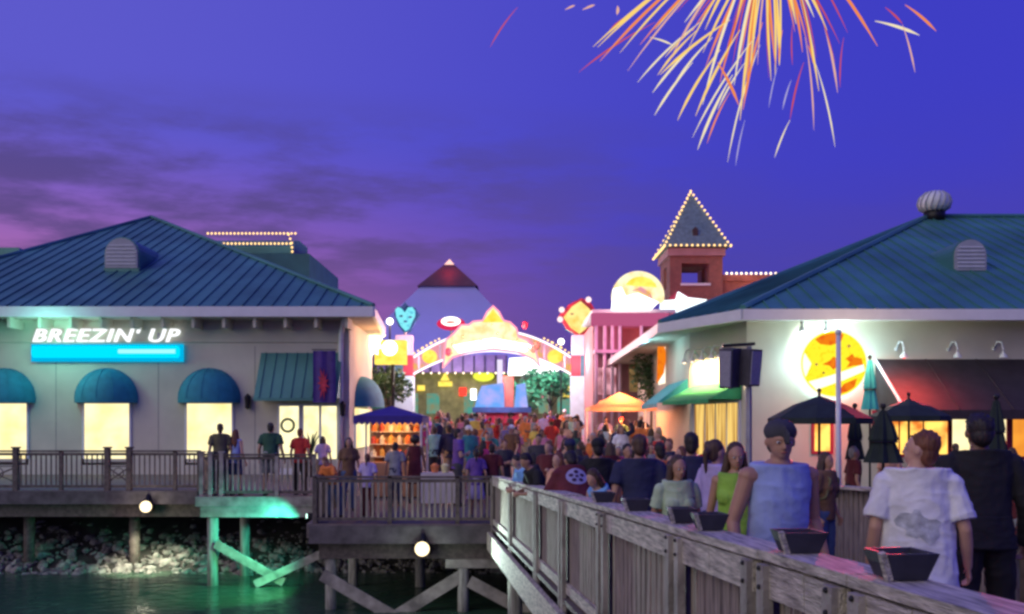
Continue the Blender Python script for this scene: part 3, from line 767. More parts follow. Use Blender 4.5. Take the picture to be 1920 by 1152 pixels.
A0 = [dw(.2,.02,2.80),dw(2.7,.02,2.80),dw(2.7,.95,2.36),dw(.2,.95,2.36)]
mb.poly(A0); mb.poly([A0[0],A0[3],dw(.2,.02,2.36)]); mb.poly([A0[1],A0[2],dw(2.7,.02,2.36)]); mb.poly([A0[3],A0[2],dw(2.7,.96,2.26),dw(.2,.96,2.26)])
mb.build('awning', greenawn, RB)
def gooseneck(name, label, base, out, reach, drop, m=palem, shade=.09, light=None, watts=0, aim=None, group=None, spot=100):
    base = V(base); out = V(out).normalized(); l = thing(name, label, 'lamp', base, group)
    pts = [base, base+out*reach*.35+V((0,0,.16)), base+out*reach*.8+V((0,0,.14)), base+out*reach+V((0,0,-.02)), base+out*reach+V((0,0,-drop*.5))]
    MB().tube(pts, .022, 7).build('arm', m, l, True)
    MB().sphere(base, .05, 8, 6).build('wall_plate', m, l, True)
    e = pts[-1]
    MB().lathe(e+V((0,0,-drop*.75)), [(shade,0),(shade*.85,drop*.3),(shade*.35,drop*.6),(.025,drop*.8)], 12, cap=False).build('shade', m, l, True)
    if light:
        MB().sphere(e+V((0,0,-drop*.6)), shade*.55, 8, 6).build('bulb', light[1], l, True)
        lamp('lamp_light', e+V((0,0,-drop*.95)), light[0], watts, l, .06, spot, aim if aim else e+V((0,0,-3)))
    return l
warm = ((1,.72,.34), bulbwhite)
for k, u in enumerate((.55, 1.0, 1.5, 2.0, 2.45)):
    gooseneck('gooseneck_lamp', 'small gooseneck lamp above the green awning, %s' % ('nearest to the loudspeakers','second from the loudspeakers','in the middle of the row','second from the teal awning','nearest to the teal awning')[k],
              dw(u,.0,3.62), dn, .42, .16, light=warm, watts=105, aim=dw(u,-.1,2.9), group='lamps over the green awning', spot=140)
# left facet: teal awning, cyan lit
mb = MB(); L0 = [(5.0,25.0,3.05),(5.05,28.4,3.05),(4.15,28.4,2.35),(4.1,25.0,2.35)]
mb.poly(L0); mb.poly([L0[0],L0[3],(5.0,25,2.35)]); mb.poly([L0[3],L0[2],(4.15,28.4,2.22),(4.1,25,2.22)]); mb.build('awning', tealcloth, RB)
# front wall: windows, poster window, awning
wa = window(RB, rx(1640), rx(1776), rz(852), rz(775), RY, barpane, frame=redboard, mull=2)
wb = window(RB, rx(1784), rx(1886), rz(852), rz(772), RY, glasspane, frame=redboard, mull=1)
wc = window(RB, rx(1897), rx(2080), rz(856), rz(772), RY, orangepane, frame=redboard, mull=1)
wd = window(RB, rx(1526), rx(1556), rz(846), rz(788), RY, barpane, frame=redboard, mull=0)
mb = MB(); ya, yb = RY-.02, 20.3
za, zb = rz(674), 2.06; x0, x1 = 9.02, 24
mb.poly([(x0,ya,za),(x1,ya,za),(x1,yb,zb),(x0,yb,zb)]); mb.poly([(x0,ya,za),(x0,yb,zb),(x0,ya,zb)]); mb.poly([(x0,yb,zb),(x1,yb,zb),(x1,yb-.005,zb-.22),(x0,yb-.005,zb-.22)])
ra = mb.build('awning', redawn, RB)
MB().tube([(x0-.02,ya,za+.02),(x0-.02,yb,zb+.02)], .035, 6).build('edge_tube', palem, ra)
for k in range(1,12): MB().bar((x0+k*1.25,ya,za+.01),(x0+k*1.25,yb,zb+.01),.02,.02).build('seam', redawn, ra)
for px, lab, lt, w_, aim in ((1680,'pinkish gooseneck lamp over the left end of the dark awning',((1,.06,.09),redlight),6500,br(1.9,.1,1.0)),
                   (1778,'pale gooseneck lamp above the middle of the dark awning',None,0,None),(1862,'pale gooseneck lamp over the right end of the dark awning',None,0,None)):
    gooseneck('gooseneck_lamp', lab, (rx(px),RY-.005,rz(655)), (0,-1,0), .45, .2, light=lt, watts=w_, aim=aim, group='lamps over the dark awning', spot=24, shade=.1)
for px, lab in ((1512,'thin gooseneck lamp arching over the left rim of the round sign'),(1556,'thin gooseneck lamp arching over the top of the round sign')):
    gooseneck('gooseneck_lamp', lab, (rx(px)-.1,RY-.005,rz(604)), (-.35,-1,0), .6, .24, m=greym, light=((.85,.97,1),bulbwhite), watts=35, aim=(rx(1550),RY,rz(660)), group='lamps over the round sign', spot=150, shade=.07)
lamp('red_awning_wash', (9.25, 20.35, 3.25), (1,.08,.05), 400, None, .1, 150, (9.3,21.2,1.6), 1.0)  # added red lamp, no fixture of its own, reddens the awning's end
# round sign
rs = thing('round_sign', 'round yellow and orange glowing sign with a pale diagonal sash', 'sign', (rx(1555), RY-.3, rz(684)))
c0 = V((rx(1555), RY, rz(684))); R = .86
def disc(r, y0, y1, n=48, cx=0, cz=0): return MB().prism([(c0.x+cx+r*cos(2*pi*k/n), c0.z+cz+r*sin(2*pi*k/n)) for k in range(n)], y0, y1)
disc(R*.93, RY-.16, RY-.11).build('halo_emitter', halo, rs)  # added emitter that makes the glow around the disc on the wall
disc(R*1.0, RY-.30, RY-.17).build('rim', diskwhite, rs)  # white ring imitating the sign's outer glow
disc(R*.93, RY-.315, RY-.302).build('face', diskyellow, rs)
def chord(poly): return MB().prism([(c0.x+x*R*.93, c0.z+z*R*.93) for x, z in poly], RY-.335, RY-.317)
arc = lambda a, b_, r=.97, n=10: [(r*cos(radians(a+(b_-a)*i/n)), r*sin(radians(a+(b_-a)*i/n))) for i in range(n+1)]
chord(arc(72,128,.94)+[(-.42,.60),(-.1,.56),(.2,.66)]).build('orange_patch', diskorange, rs)
chord([(-.36,-.02),(-.12,.10),(-.02,.22),(.10,.14),(.12,-.06),(-.02,-.18),(-.14,-.06)]).build('orange_patch', diskorange, rs)
chord([(.36,.16),(.56,.30),(.62,.20),(.84,.16),(.88,-.04),(.60,-.06),(.38,-.12),(.48,.04)]).build('orange_patch', diskorange, rs)
chord(arc(-85,-48,.94)+[(.7,-.45),(.3,-.62)]).build('orange_patch', diskorange, rs)
chord([(-.78,-.55),(-.1,-.36),(.9,-.02),(.94,-.22),(.3,-.5),(-.55,-.8)]).build('sash', diskwhite, rs)
chord(arc(160,205,.96)+[(-.7,.0)]).build('white_patch', diskwhite, rs)
for k, (x, z, w_) in enumerate(((-.5,-.02,.035),(-.3,-.26,.03),(.12,.40,.03),(.42,.5,.04))):
    disc(w_, RY-.335, RY-.317, 10, x*R, z*R).build('dark_mark', mat('brown_mark',(.25,.10,.01),.6,.2,4,0), rs)
lamp('halo_left', (c0.x-R*.9, RY-.5, c0.z+.1), (.50,.90,1), 36, rs, .25); lamp('halo_right', (c0.x+R*.95, RY-.45, c0.z+.1), (.50,.90,1), 36, rs, .25); lamp('halo_top', (c0.x+.1, RY-.45, c0.z+R*1.0), (.6,.93,1), 34, rs, .25)  # extra lamps without fixtures, widening the glow around the sign
lamp('front_wall_fill', (c0.x, RY-2.2, c0.z), (1,.72,.42), 85, rs, .5)  # warm fill added off the front wall, no lamp hangs there

# ------------------------------------------------------------------ patio: umbrellas, flag pole, speakers
def umbrella(label, x, y, r, zt, drop, m, tilt=0, group='open patio umbrellas'):
    z0 = gz(y); u = thing('patio_umbrella', label, 'umbrella', (x,y,z0), group)
    MB().tube([(x,y,z0),(x,y,zt+.08)], .025, 8).build('pole', blackm, u)
    MB().lathe((x,y,z0), [(.25,0),(.25,.06),(.06,.1)], 14).build('base', blackm, u)
    mb = MB(); n = 8; tip = V((x,y,zt)); vs = [tip]
    for j, (f, d) in enumerate(((.5,.40),(1.,1.))):
        for k in range(n):
            a = 2*pi*(k+.5)/n; vs.append(V((x+r*f*cos(a), y+r*f*sin(a), zt-drop*d)))
    for k in range(n): vs.append(vs[1+n+k]+V((0,0,-.10)))
    fs = [(0,1+k,1+(k+1)%n) for k in range(n)]+[(1+k,1+(k+1)%n,1+n+(k+1)%n,1+n+k) for k in range(n)]+[(1+n+k,1+n+(k+1)%n,1+2*n+(k+1)%n,1+2*n+k) for k in range(n)]
    mb.add(vs, fs); mb.build('canopy', m, u)
    rb = MB()
    for k in range(n): rb.tube([tip-V((0,0,.03)), vs[1+n+k]-V((0,0,.02))], .01, 4)
    rb.build('rib', blackm, u)
    MB().sphere(tip+V((0,0,.09)), .04, 8, 6).build('finial', blackm, u)
def closed_umbrella(label, x, y, zt, zb, r, m):
    z0 = gz(y); u = thing('folded_umbrella', label, 'umbrella', (x,y,z0), 'folded patio umbrellas')
    MB().tube([(x,y,z0),(x,y,zt+.06)], .025, 8).build('pole', blackm, u)
    mb = MB(); n = 16; vs = []; prof = [(.05,zt),(r*.55,zt-(zt-zb)*.3),(r*.75,zt-(zt-zb)*.55),(r*.6,zt-(zt-zb)*.62),(r,zb)]
    for rr0, z in prof:
        for k in range(n):
            q0 = rr0*(1 if k % 2 else .68); a = 2*pi*k/n; vs.append((x+q0*cos(a), y+q0*sin(a), z))
    mb.add(vs, [(i*n+k, i*n+(k+1)%n, (i+1)*n+(k+1)%n, (i+1)*n+k) for i in range(len(prof)-1) for k in range(n)]+[tuple(range(n))])
    mb.build('canopy', m, u)
    MB().tube([(x-.0+.8*r*cos(a)*.85, y+.8*r*sin(a)*.85, zt-(zt-zb)*.6) for a in [k*pi/8 for k in range(17)]], .015, 4).build('strap', blackm, u)
    MB().sphere((x,y,zt+.07), .05, 8, 6).build('finial', blackm, u)
umbrella('open dark umbrella left of the flagpole under the round sign', X(1536,15.6), 15.6, .88, Z(742,15.6), .40, darkcloth)
umbrella('open dark umbrella below the dark awning corner', X(1704,17.2), 17.2, .74, Z(748,17.2), .34, darkcloth)
closed_umbrella('folded dark umbrella between the flagpole and the white t-shirt', X(1603,16.4), 16.4, Z(768,16.4), Z(862,16.4), .18, darkcloth)
closed_umbrella('bulky folded dark umbrella just left of the head above the white t-shirt', X(1656,14.8), 14.8, Z(770,14.8), Z(868,14.8), .32, darkcloth)
closed_umbrella('folded dark umbrella right of the person in dark clothes', X(1868,15.0), 15.0, Z(752,15.0), Z(850,15.0), .19, darkcloth)
closed_umbrella('folded teal umbrella standing between the round sign and dark awning', X(1631,20.0), 20.0, Z(676,20.0), Z(768,20.0), .19, tealcloth)
fp = thing('flagpole', 'slim pale pole rising in front of the round sign', 'pole', (X(1572,13.2),13.2,gz(13.2)))
MB().tube([(X(1572,13.2),13.2,gz(13.2)),(X(1572,13.2),13.2,Z(628,13.2))], [.045,.032], 10).build('shaft', palem, fp, True)
MB().sphere((X(1572,13.2),13.2,Z(624,13.2)), .05, 8, 6).build('finial', palem, fp, True)
MB().lathe((X(1572,13.2),13.2,gz(13.2)), [(.14,0),(.14,.04),(.06,.1)], 12).build('base', palem, fp, True)
ls = thing('loudspeaker_post', 'pair of black loudspeakers tilted outward on a grey post', 'loudspeaker', (X(1404,15.5),15.5,gz(15.5)))
SY = 15.5
MB().tube([(X(1404,SY),SY,gz(SY)),(X(1404,SY),SY,Z(650,SY))], .055, 10).build('post', greym, ls)
def spk(cx, py0, py1, w, yaw, tilt):
    h = Z(py0,SY)-Z(py1,SY); m = Matrix.Translation((cx, SY-.12, (Z(py0,SY)+Z(py1,SY))/2)) @ Matrix.Rotation(yaw,4,'Z') @ Matrix.Rotation(tilt,4,'Y') @ Matrix.Rotation(.12,4,'X')
    q1 = MB().prism([(-w/2,-h/2),(w/2,-h/2),(w/2*1.08,h/2),(-w/2*1.08,h/2)],-.16,.16).xform(m).build('speaker_box', loud, ls)
    MB().prism([(-w*.43,-h*.45),(w*.43,-h*.45),(w*.46,h*.45),(-w*.46,h*.45)],-.185,-.163).xform(m).build('grille', loudface, q1)
spk(X(1366,SY),655,728,.24,-.75,.09); spk(X(1400,SY),656,724,.26,.55,-.02)
MB().bar((X(1352,SY),SY-.1,Z(650,SY)),(X(1412,SY),SY-.1,Z(646,SY)),.09,.05).build('bracket', blackm, ls)
def table_set(label, x, y):
    z0 = gz(y); t_ = thing('patio_table', label, 'table', (x,y,z0), 'tables on the patio')
    MB().lathe((x,y,z0), [(.02,.70),(.42,.70),(.43,.74),(.42,.75),(.02,.75)], 20).build('tabletop', whitecloth, t_)
    MB().tube([(x,y,z0),(x,y,z0+.70)], .04, 8).build('leg', blackm, t_)
    MB().lathe((x,y,z0), [(.24,0),(.24,.04),(.05,.07)], 12).build('base', blackm, t_)
table_set('round patio table beside the flagpole', X(1602,14.6), 14.6); table_set('round patio table near the folded dark umbrella on the right', X(1765,15.5), 15.5)

# ------------------------------------------------------------------ belfry tower and pink shop
TY = 45.; tx = lambda px: X(px, TY); tz = lambda py: Z(py, TY)
tw_ = thing('brick_tower', 'brick belfry tower with a steep roof outlined by warm bulbs', 'tower', (tx(1296), TY, .9))
x0, x1 = tx(1256), tx(1355); W_ = x1-x0; yb = TY+W_+.2
zt, zo1, zo0 = tz(480), tz(494), tz(536)
# open belfry: four corner piers, solid below and above
mb = MB(); mb.box(x0,x1,TY,yb,.0,zo0)
for (a, b_) in ((x0, tx(1278)), (tx(1330), x1)):
    for (c1, d1) in ((TY, TY+1.05), (yb-1.05, yb)): mb.box(a, b_, c1, d1, zo0, zo1)
mb.box(x0,x1,TY,yb,zo1,zt)
mb.build('wall', brick, tw_)
MB().box(tx(1276),tx(1332),TY-.08,TY+.1,zo0,zo0+.12).build('sill', trim, tw_)
MB().box(x0-.12,x1+.12,TY-.12,yb+.12,zt+.002,tz(466)).build('frieze', pinkwall, tw_)
e = .33; E = [V((x0-e,TY-e,tz(464))),V((x1+e,TY-e,tz(464))),V((x1+e,yb+e,tz(464))),V((x0-e,yb+e,tz(464)))]
apx = V(((x0+x1)/2,(TY+yb)/2,Z(362,(TY+yb)/2)))
mb = MB()
for k in range(4): mb.poly([E[k],E[(k+1)%4],apx])
mb.poly(E[::-1]); tr_ = mb.build('roof', mat('grey_teal_shingle',(.16,.24,.25),.7,.25,6,.3), tw_)
MB().prism([(tx(1299),tz(452)),(tx(1309),tz(452)),(tx(1309),tz(430)),(tx(1304),tz(425)),(tx(1299),tz(430))],TY+.0,TY+1.4).build('roof_vent', mat('dark_vent',(.05,.03,.03),.7,.2,4,.1), tr_)
bulb_row(tw_, [(E[0]+V((0,-.05,.03)),E[1]+V((0,-.05,.03))),(E[0],apx+V((0,-.05,.08))),(E[1],apx+V((0,-.05,.08))),(E[0],E[3]),(E[3],apx)], .27, .058, bulbglow)
wg = thing('brick_shop', 'low brick shop right of the tower with a parapet of bulbs', 'building', (tx(1420),TY+1,0))
MB().box(x1+.01, tx(1470), TY+.3, TY+8, 0, tz(526)).build('wall', brickplain, wg)
MB().box(x1+.01, tx(1471), TY+.2, TY+8.1, tz(526)+.002, tz(514)).build('parapet', brickplain, wg)
bulb_row(wg, [((tx(1364),TY+.15,tz(512)),(tx(1456),TY+.15,tz(512)))], .24, .06, bulbwhite)
lamp('parapet_light', (tx(1400),TY-1.2,tz(520)), (1,.5,.35), 60, wg, .3)
# pink neon shop with big glowing dome sign
KY = 37.; kx = lambda px: X(px, KY); kz = lambda py: Z(py, KY)
ps = thing('neon_shop', 'pink lit shop front with columns and a magenta neon band', 'building', (kx(1190),KY,.5))
MB().box(kx(1112), kx(1285), KY, KY+6, .2, kz(606)).build('wall', pinkwall, ps)
MB().box(kx(1165), kx(1240), KY-.06, KY-.002, kz(658), kz(616)).build('brick_panel', brickplain, ps)
MB().box(kx(1108), kx(1250), KY-.5, KY-.003, kz(612), kz(590)).build('fascia_band', pinklight, ps)
MB().box(kx(1108), kx(1262), KY-.6, KY+6, kz(590)+.002, kz(584)).build('cornice', trim, ps)
MB().box(kx(1112), kx(1250), KY-.55, KY-.003, kz(664), kz(658)).build('balcony_slab', pinkpil, ps)
for px in (1116, 1132, 1146, 1160, 1200, 1240):
    MB().tube([(kx(px),KY-.4,kz(800)),(kx(px),KY-.4,kz(613))], .07, 8).build('column', pinkpil, ps, True)
MB().box(kx(1120), kx(1155), KY-.05, KY-.002, kz(740), kz(690)).build('shop_window', glow('pink_window', (1,.5,.6),.8,(.4,.12,.15),2,.4,.65), ps)
MB().box(kx(1180), kx(1235), KY-.05, KY-.002, kz(735), kz(692)).build('shop_window', glow('olive_window', (.5,.3,.12),.6,(.2,.12,.05),2,.4,.65), ps)
lamp('pink_wash', (kx(1150),KY-2.0,kz(625)), (1,.22,.36), 150, ps, .5); lamp('red_crowd_fill', (kx(1205),KY-1.6,kz(680)), (1,.16,.10), 700, ps, .4)  # unseen red lamp put here to redden and brighten the crowd
sp2 = lambda c, pts: [(c[0]+x, c[1]+z) for x, z in pts]
ds = thing('shell_sign', 'huge glowing cream and white shell shaped sign on the pink shop', 'sign', (kx(1190),KY-.4,kz(585)))
cc = (kx(1192), kz(560)); RR = 48/F*KY
MB().prism([(cc[0]+RR*cos(a), cc[1]+RR*.95*sin(a)) for a in [radians(-15+k*210/24) for k in range(25)]], KY-.75, KY-.4).build('shell', creamlight, ds)
MB().prism([(kx(1142),kz(586)),(kx(1215),kz(586)),(kx(1228),kz(573)),(kx(1190),kz(556)),(kx(1168),kz(562)),(kx(1160),kz(545)),(kx(1146),kz(548))], KY-.95, KY-.752).build('white_scroll', whitelight, ds)
MB().prism([(kx(1178),kz(553)),(kx(1195),kz(545)),(kx(1213),kz(556)),(kx(1217),kz(568)),(kx(1205),kz(560)),(kx(1190),kz(552))], KY-1.0, KY-.952).build('peach_mark', peachlight, ds)
MB().prism([(cc[0]+RR*.62*cos(a)+.1, cc[1]+.25+RR*.5*sin(a)) for a in [radians(10+k*150/12) for k in range(13)]], KY-.78, KY-.752).build('yellow_arc', yellowlight, ds)
for px in (1165, 1215): MB().tube([(kx(px),KY-.5,kz(584)),(kx(px),KY-.1,kz(606))], .06, 8).build('strut', greym, ds)
ns = thing('neon_sign', 'white neon sign with a pointed crest below the brick tower', 'sign', (kx(1280),KY+2,kz(580)))
NZ = KY+1.5
MB().prism([(X(1238,NZ),Z(585,NZ)),(X(1300,NZ),Z(585,NZ)),(X(1326,NZ),Z(562,NZ)),(X(1290,NZ),Z(558,NZ)),(X(1272,NZ),Z(547,NZ)),(X(1268,NZ),Z(562,NZ)),(X(1240,NZ),Z(564,NZ))], NZ, NZ+.25).build('letter_block', glow('icy_white_light',(.80,.95,1),2.0), ns)
MB().prism([(X(1250,NZ),Z(563,NZ)),(X(1272,NZ),Z(543,NZ)),(X(1298,NZ),Z(555,NZ)),(X(1326,NZ),Z(560,NZ)),(X(1326,NZ),Z(586,NZ)),(X(1245,NZ),Z(588,NZ))], NZ+.26, NZ+.4).build('backing', redboard, ns)
lamp('red_neon_wash', (X(1290,NZ),NZ+2.6,Z(545,NZ)), (1,.12,.16), 160, ns, .4)
# vertical orange sign
vs_ = thing('blade_sign', 'tall orange and white blade sign beside the teal awning', 'sign', P(1245,680,29))
MB().prism([(X(1236,29),Z(722,29)),(X(1262,29),Z(715,29)),(X(1262,29),Z(645,29)),(X(1252,29),Z(630,29)),(X(1240,29),Z(640,29))],29,29.2).build('white_face', diskwhite, vs_)
MB().prism([(X(1231,29),Z(720,29)),(X(1244,29),Z(700,29)),(X(1249,29),Z(668,29)),(X(1241,29),Z(632,29)),(X(1233,29),Z(645,29))],28.9,28.998).build('orange_face', diskorange, vs_)
MB().tube([P(1250,710,29.1), P(1250,800,29.1)], .05, 8).build('post', greym, vs_)
lamp('cyan_wall_lamp', (3.9, 26.4, 3.9), (.45,.92,1), 40, vs_, .2)

# ------------------------------------------------------------------ pyramid far behind
GY = 92.
py_ = thing('glass_pyramid', 'tall pyramid hall lit violet blue with a dark cap and red tip', 'building', (X(843,GY),GY,.9))
ax, az = X(843,GY), Z(487,GY); zc = Z(545,GY)
def pyl(z): return (az-z)*.84
mb = MB()
hb_, ht = pyl(.5), pyl(zc)
cy = GY
lo4 = [V((ax+sx_*hb_, cy+sy2*hb_, .5)) for sx_, sy2 in ((-1,-1),(1,-1),(1,1),(-1,1))]; hi4 = [V((ax+sx_*ht, cy+sy2*ht, zc)) for sx_, sy2 in ((-1,-1),(1,-1),(1,1),(-1,1))]
for k in range(4): mb.poly([lo4[k],lo4[(k+1)%4],hi4[(k+1)%4],hi4[k]])
mb.build('wall', pyr, py_)
cap4 = [V((ax+sx_*(ht+.35), cy+sy2*(ht+.35), zc)) for sx_, sy2 in ((-1,-1),(1,-1),(1,1),(-1,1))]; tip4 = [V((ax+sx_*.52, cy+sy2*.52, az-.62)) for sx_, sy2 in ((-1,-1),(1,-1),(1,1),(-1,1))]
mb = MB()
for k in range(4): mb.poly([cap4[k],cap4[(k+1)%4],tip4[(k+1)%4],tip4[k]])
mb.poly(cap4[::-1]); mb.build('roof', pyrcap, py_)
mb = MB(); tp = V((ax,cy,az+.05))
mb.add(tip4+[tp], [(0,1,4),(1,2,4),(2,3,4),(3,0,4)]); mb.build('tip_light', glow('pink_tip_light',(1,.55,.48),1.5), py_)
lamp('red_tip_glow', (ax, cy-2.2, az-.9), (1,.05,.04), 60, py_, .3)
for dx in (-9, 0, 9): lamp('blue_uplight', (ax+dx, cy-hb_-3, 6.), (.26,.18,.95), 2100, py_, .8)

# ------------------------------------------------------------------ shops behind the arch
HY = 62.; hx = lambda px: X(px, HY); hz = lambda py: Z(py, HY)
sh_ = thing('market_hall', 'long olive shop hall with a violet eave seen through the arch', 'building', (hx(900),HY,.9))
MB().box(hx(690), hx(1240), HY, HY+6, .5, hz(700)).build('wall', olive, sh_)
MB().box(hx(680), hx(950), HY-1.2, HY+6, hz(700)+.002, hz(668)).build('roof', violet, sh_)
for k in range(14): MB().box(hx(690+k*20)-.06, hx(690+k*20)+.06, HY-1.26, HY-1.202, hz(700), hz(670)).build('batten', mat('dark_violet_trim',(.08,.05,.15),.7,.2,3,.1), sh_)
MB().box(hx(822),hx(848),HY-.2,HY-.002,hz(725),hz(716)).build('lit_panel', yellowlight, sh_)
MB().prism([(hx(826),hz(714)),(hx(843),hz(714)),(hx(835),hz(697))],HY-.2,HY-.05).build('lit_panel', yellowlight, sh_)
MB().sphere((hx(907),HY-.25,hz(706)),(.75,.22,.38),12,8).build('lit_panel', glow('lime_sign_light',(.9,.95,.08),1.1), sh_)
for k, px in enumerate((760,800,870,1010,1045,1180)): MB().box(hx(px),hx(px+24),HY-.05,HY-.002,hz(776),hz(738)).build('shop_window', glow('teal_window',(.10,.42,.34),.8,(.35,.30,.15),1.5,.4,.65), sh_)
for k, (px, py, w_, h_, m_) in enumerate(((770,735,16,14,peachlight),(790,728,14,10,yellowlight),(868,735,14,16,redlight),(888,740,10,20,globeglow),(1012,742,14,16,peachlight),(1062,735,12,22,yellowlight),(1030,728,20,8,pinklight))):
    MB().box(hx(px-w_/2),hx(px+w_/2),HY-.25,HY-.06,hz(py+h_/2),hz(py-h_/2)).build('lit_panel', m_, sh_)
bulb_row(sh_, [((hx(782),HY-1.3,hz(702)),(hx(945),HY-1.3,hz(702)))], .55, .07, bulbwhite)
lamp('hall_light', (hx(860),HY-4,4.5), (.85,.9,.45), 500, sh_, .5); lamp('teal_tree_fill', (X(1020,46.5),46.5,5.2), (.25,1,.75), 520, sh_, .5); lamp('violet_light', (hx(870),HY-5,hz(664)), (.5,.3,1), 300, sh_, .5)  # teal lamp is added, without a fixture, to light the trees
wp = thing('white_shop_sign', 'bright white shop sign under the right side of the arch', 'sign', P(1000,695,55))
MB().prism([(X(952,55),Z(704,55)),(X(1045,55),Z(704,55)),(X(1050,55),Z(686,55)),(X(1010,55),Z(668,55)),(X(955,55),Z(672,55))],55,55.3).build('face', whitelight, wp)
MB().tube([P(980,704,55.1),P(980,800,55.1)], .08, 8).build('post', greym, wp); MB().tube([P(1030,704,55.1),P(1030,800,55.1)], .08, 8).build('post', greym, wp)
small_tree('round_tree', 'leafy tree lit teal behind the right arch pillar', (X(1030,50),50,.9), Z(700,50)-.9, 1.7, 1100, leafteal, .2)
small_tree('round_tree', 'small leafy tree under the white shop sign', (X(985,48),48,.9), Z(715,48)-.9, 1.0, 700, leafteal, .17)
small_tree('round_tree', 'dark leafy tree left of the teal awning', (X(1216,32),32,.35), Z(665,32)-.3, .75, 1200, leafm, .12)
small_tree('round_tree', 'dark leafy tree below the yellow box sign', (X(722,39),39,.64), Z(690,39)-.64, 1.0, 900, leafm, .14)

# ------------------------------------------------------------------ entrance arch
AY = 42.; axx = lambda px: X(px, AY); azz = lambda py: Z(py, AY)
ar = thing('entrance_arch', 'glowing entrance arch with bright cream crest between two pale pillars', 'arch', (axx(925),AY,.77))
g0 = gz(AY)
for px0, px1, side in ((741,776,-1),(1070,1104,1)):
    MB().box(axx(px0), axx(px1), AY-.45, AY+.45, g0, azz(706)).build('pillar', cyanpil, ar)
    a, b_ = axx(px0), axx(px1); xi, xo = (b_, a) if side < 0 else (a, b_); mid = (a+b_)/2
    MB().box(min(xi,mid), max(xi,mid), AY-.5, AY+.5, azz(706)+.003, azz(668)).build('pillar_block', redboard, ar)
    MB().box(min(xo,mid)+.002, max(xo,mid)-.002, AY-.5, AY+.5, azz(706)+.003, azz(668)).build('pillar_block', slate, ar)
    MB().box(a+.06, b_-.06, AY-.4, AY+.4, azz(668)+.003, azz(630)).build('pillar_top', pinkpil, ar)
    MB().box(a-.05, b_+.05, AY-.55, AY+.55, g0, g0+.5).build('pillar_base', pinkpil, ar)
def archz(px, bot):   # lower and upper curve of the band in pixels -> metres
    u = (px-923)/148.
    return azz((703-44*(1-u*u)) if bot else (672-52*(1-u*u)))
N = 24; xsn = [776+(1070-776)*k/N for k in range(N+1)]
pol = [(axx(p), archz(p,1)) for p in xsn] + [(axx(p), archz(p,0)) for p in reversed(xsn)]
MB().prism(pol, AY-.15, AY+.15).build('arch_band', peachlight, ar)
for bot, m_ in ((1, whitelight), (0, pinklight)):
    MB().tube([(axx(p), AY-.2, archz(p,bot)) for p in xsn], .055, 6).build('neon_edge', glow('soft_white_neon',(1,.86,.95),1.7), ar)
for p in (786, 826, 1020, 1058):
    q1 = archz(p,1)+.12; q2 = archz(p,0)-.12
    MB().prism([(axx(p-1.5),q1),(axx(p+1.5),q1),(axx(p+1.5),q2),(axx(p-1.5),q2)],AY-.2,AY-.152).build('band_divider', pinkpil, ar)
for p in (806, 1040):
    MB().sphere((axx(p),AY-.17,(archz(p,1)+archz(p,0))/2),(.36,.07,.33),12,8).build('emblem', yellowlight, ar)
# bright crest
crest = [(832,692),(850,672),(880,662),(925,657),(970,662),(1000,676),(1012,690),(1004,660),(988,640),(972,634),(968,618),(956,607),(944,604),(936,588),(925,577),(914,588),(906,604),(888,606),(880,612),(866,612),(852,628),(838,640)]
MB().prism([(axx(a),azz(b_)) for a, b_ in crest], AY-.5, AY-.2).build('crest', creamlight, ar)
MB().prism([(axx(a),azz(b_)) for a, b_ in ((905,607),(945,607),(925,583))], AY-.56, AY-.502).build('crest_peak', yellowlight, ar)
MB().prism([(axx(a),azz(b_)) for a, b_ in ((850,650),(925,636),(1000,650),(985,662),(925,654),(862,664))], AY-.56, AY-.502).build('crest_sash', whitelight, ar)
MB().tube([(axx(a),AY-.53,azz(b_)) for a, b_ in crest[5:]+crest[:6]], .05, 6).build('neon_outline', glow('rose_neon',(1,.30,.42),1.5), ar)
bulb_row(ar, [((axx(p),AY-.24,archz(p,0)+.16),(axx(p2),AY-.24,archz(p2,0)+.16)) for p, p2 in ((778,792),(794,808),(810,824),(1020,1034),(1036,1050),(1052,1066))], .19, .05, bulbglow)
for p, y in ((849,648),(922,611),(934,628),(870,633),(967,640),(848,664),(990,655),(903,640)):
    MB().sphere((axx(p),AY-.57,azz(y)),(.06,.02,.07),8,6).build('crest_mark', mat('ochre_mark',(.32,.22,.08),.6,.2,4,0), ar)
for p, y, m_ in ((984,612,redboard),(842,662,redboard),(1006,650,brickplain),(1000,656,brickplain)):
    MB().sphere((axx(p),AY-.5,azz(y)),(.16,.1,.2),8,6).build('crest_knob', m_, ar)
lamp('arch_crowd_fill', (axx(925),AY-2.6,azz(650)), (1,.48,.42), 2400, ar, .8); lamp('arch_left', (axx(790),AY-2.0,azz(690)), (.6,.85,1), 130, ar, .4); lamp('arch_right', (axx(1085),AY-2.0,azz(680)), (.65,.9,1), 150, ar, .4)  # front lamp is an added crowd light on top of the arch's glow
lamp('arch_under', (axx(925),AY+1.5,azz(690)), (.8,.8,1), 240, ar, .5)
ov = thing('oval_sign', 'red and white oval neon sign perched on the left of the arch', 'sign', (axx(845),AY,azz(615)))
MB().sphere((axx(846),AY-.15,azz(608)),(.68,.08,.32),20,8).build('board', glow('crimson_neon',(.85,.03,.12),.9), ov, True)
MB().sphere((axx(846),AY-.24,azz(604)),(.46,.07,.22),16,8).build('white_oval', whitelight, ov, True)
MB().sphere((axx(846),AY-.32,azz(606)),(.26,.03,.07),12,6).build('bar', brickplain, ov, True)
MB().tube([(axx(846),AY,azz(614)),(axx(846),AY,azz(632))], .05, 6).build('post', greym, ov)
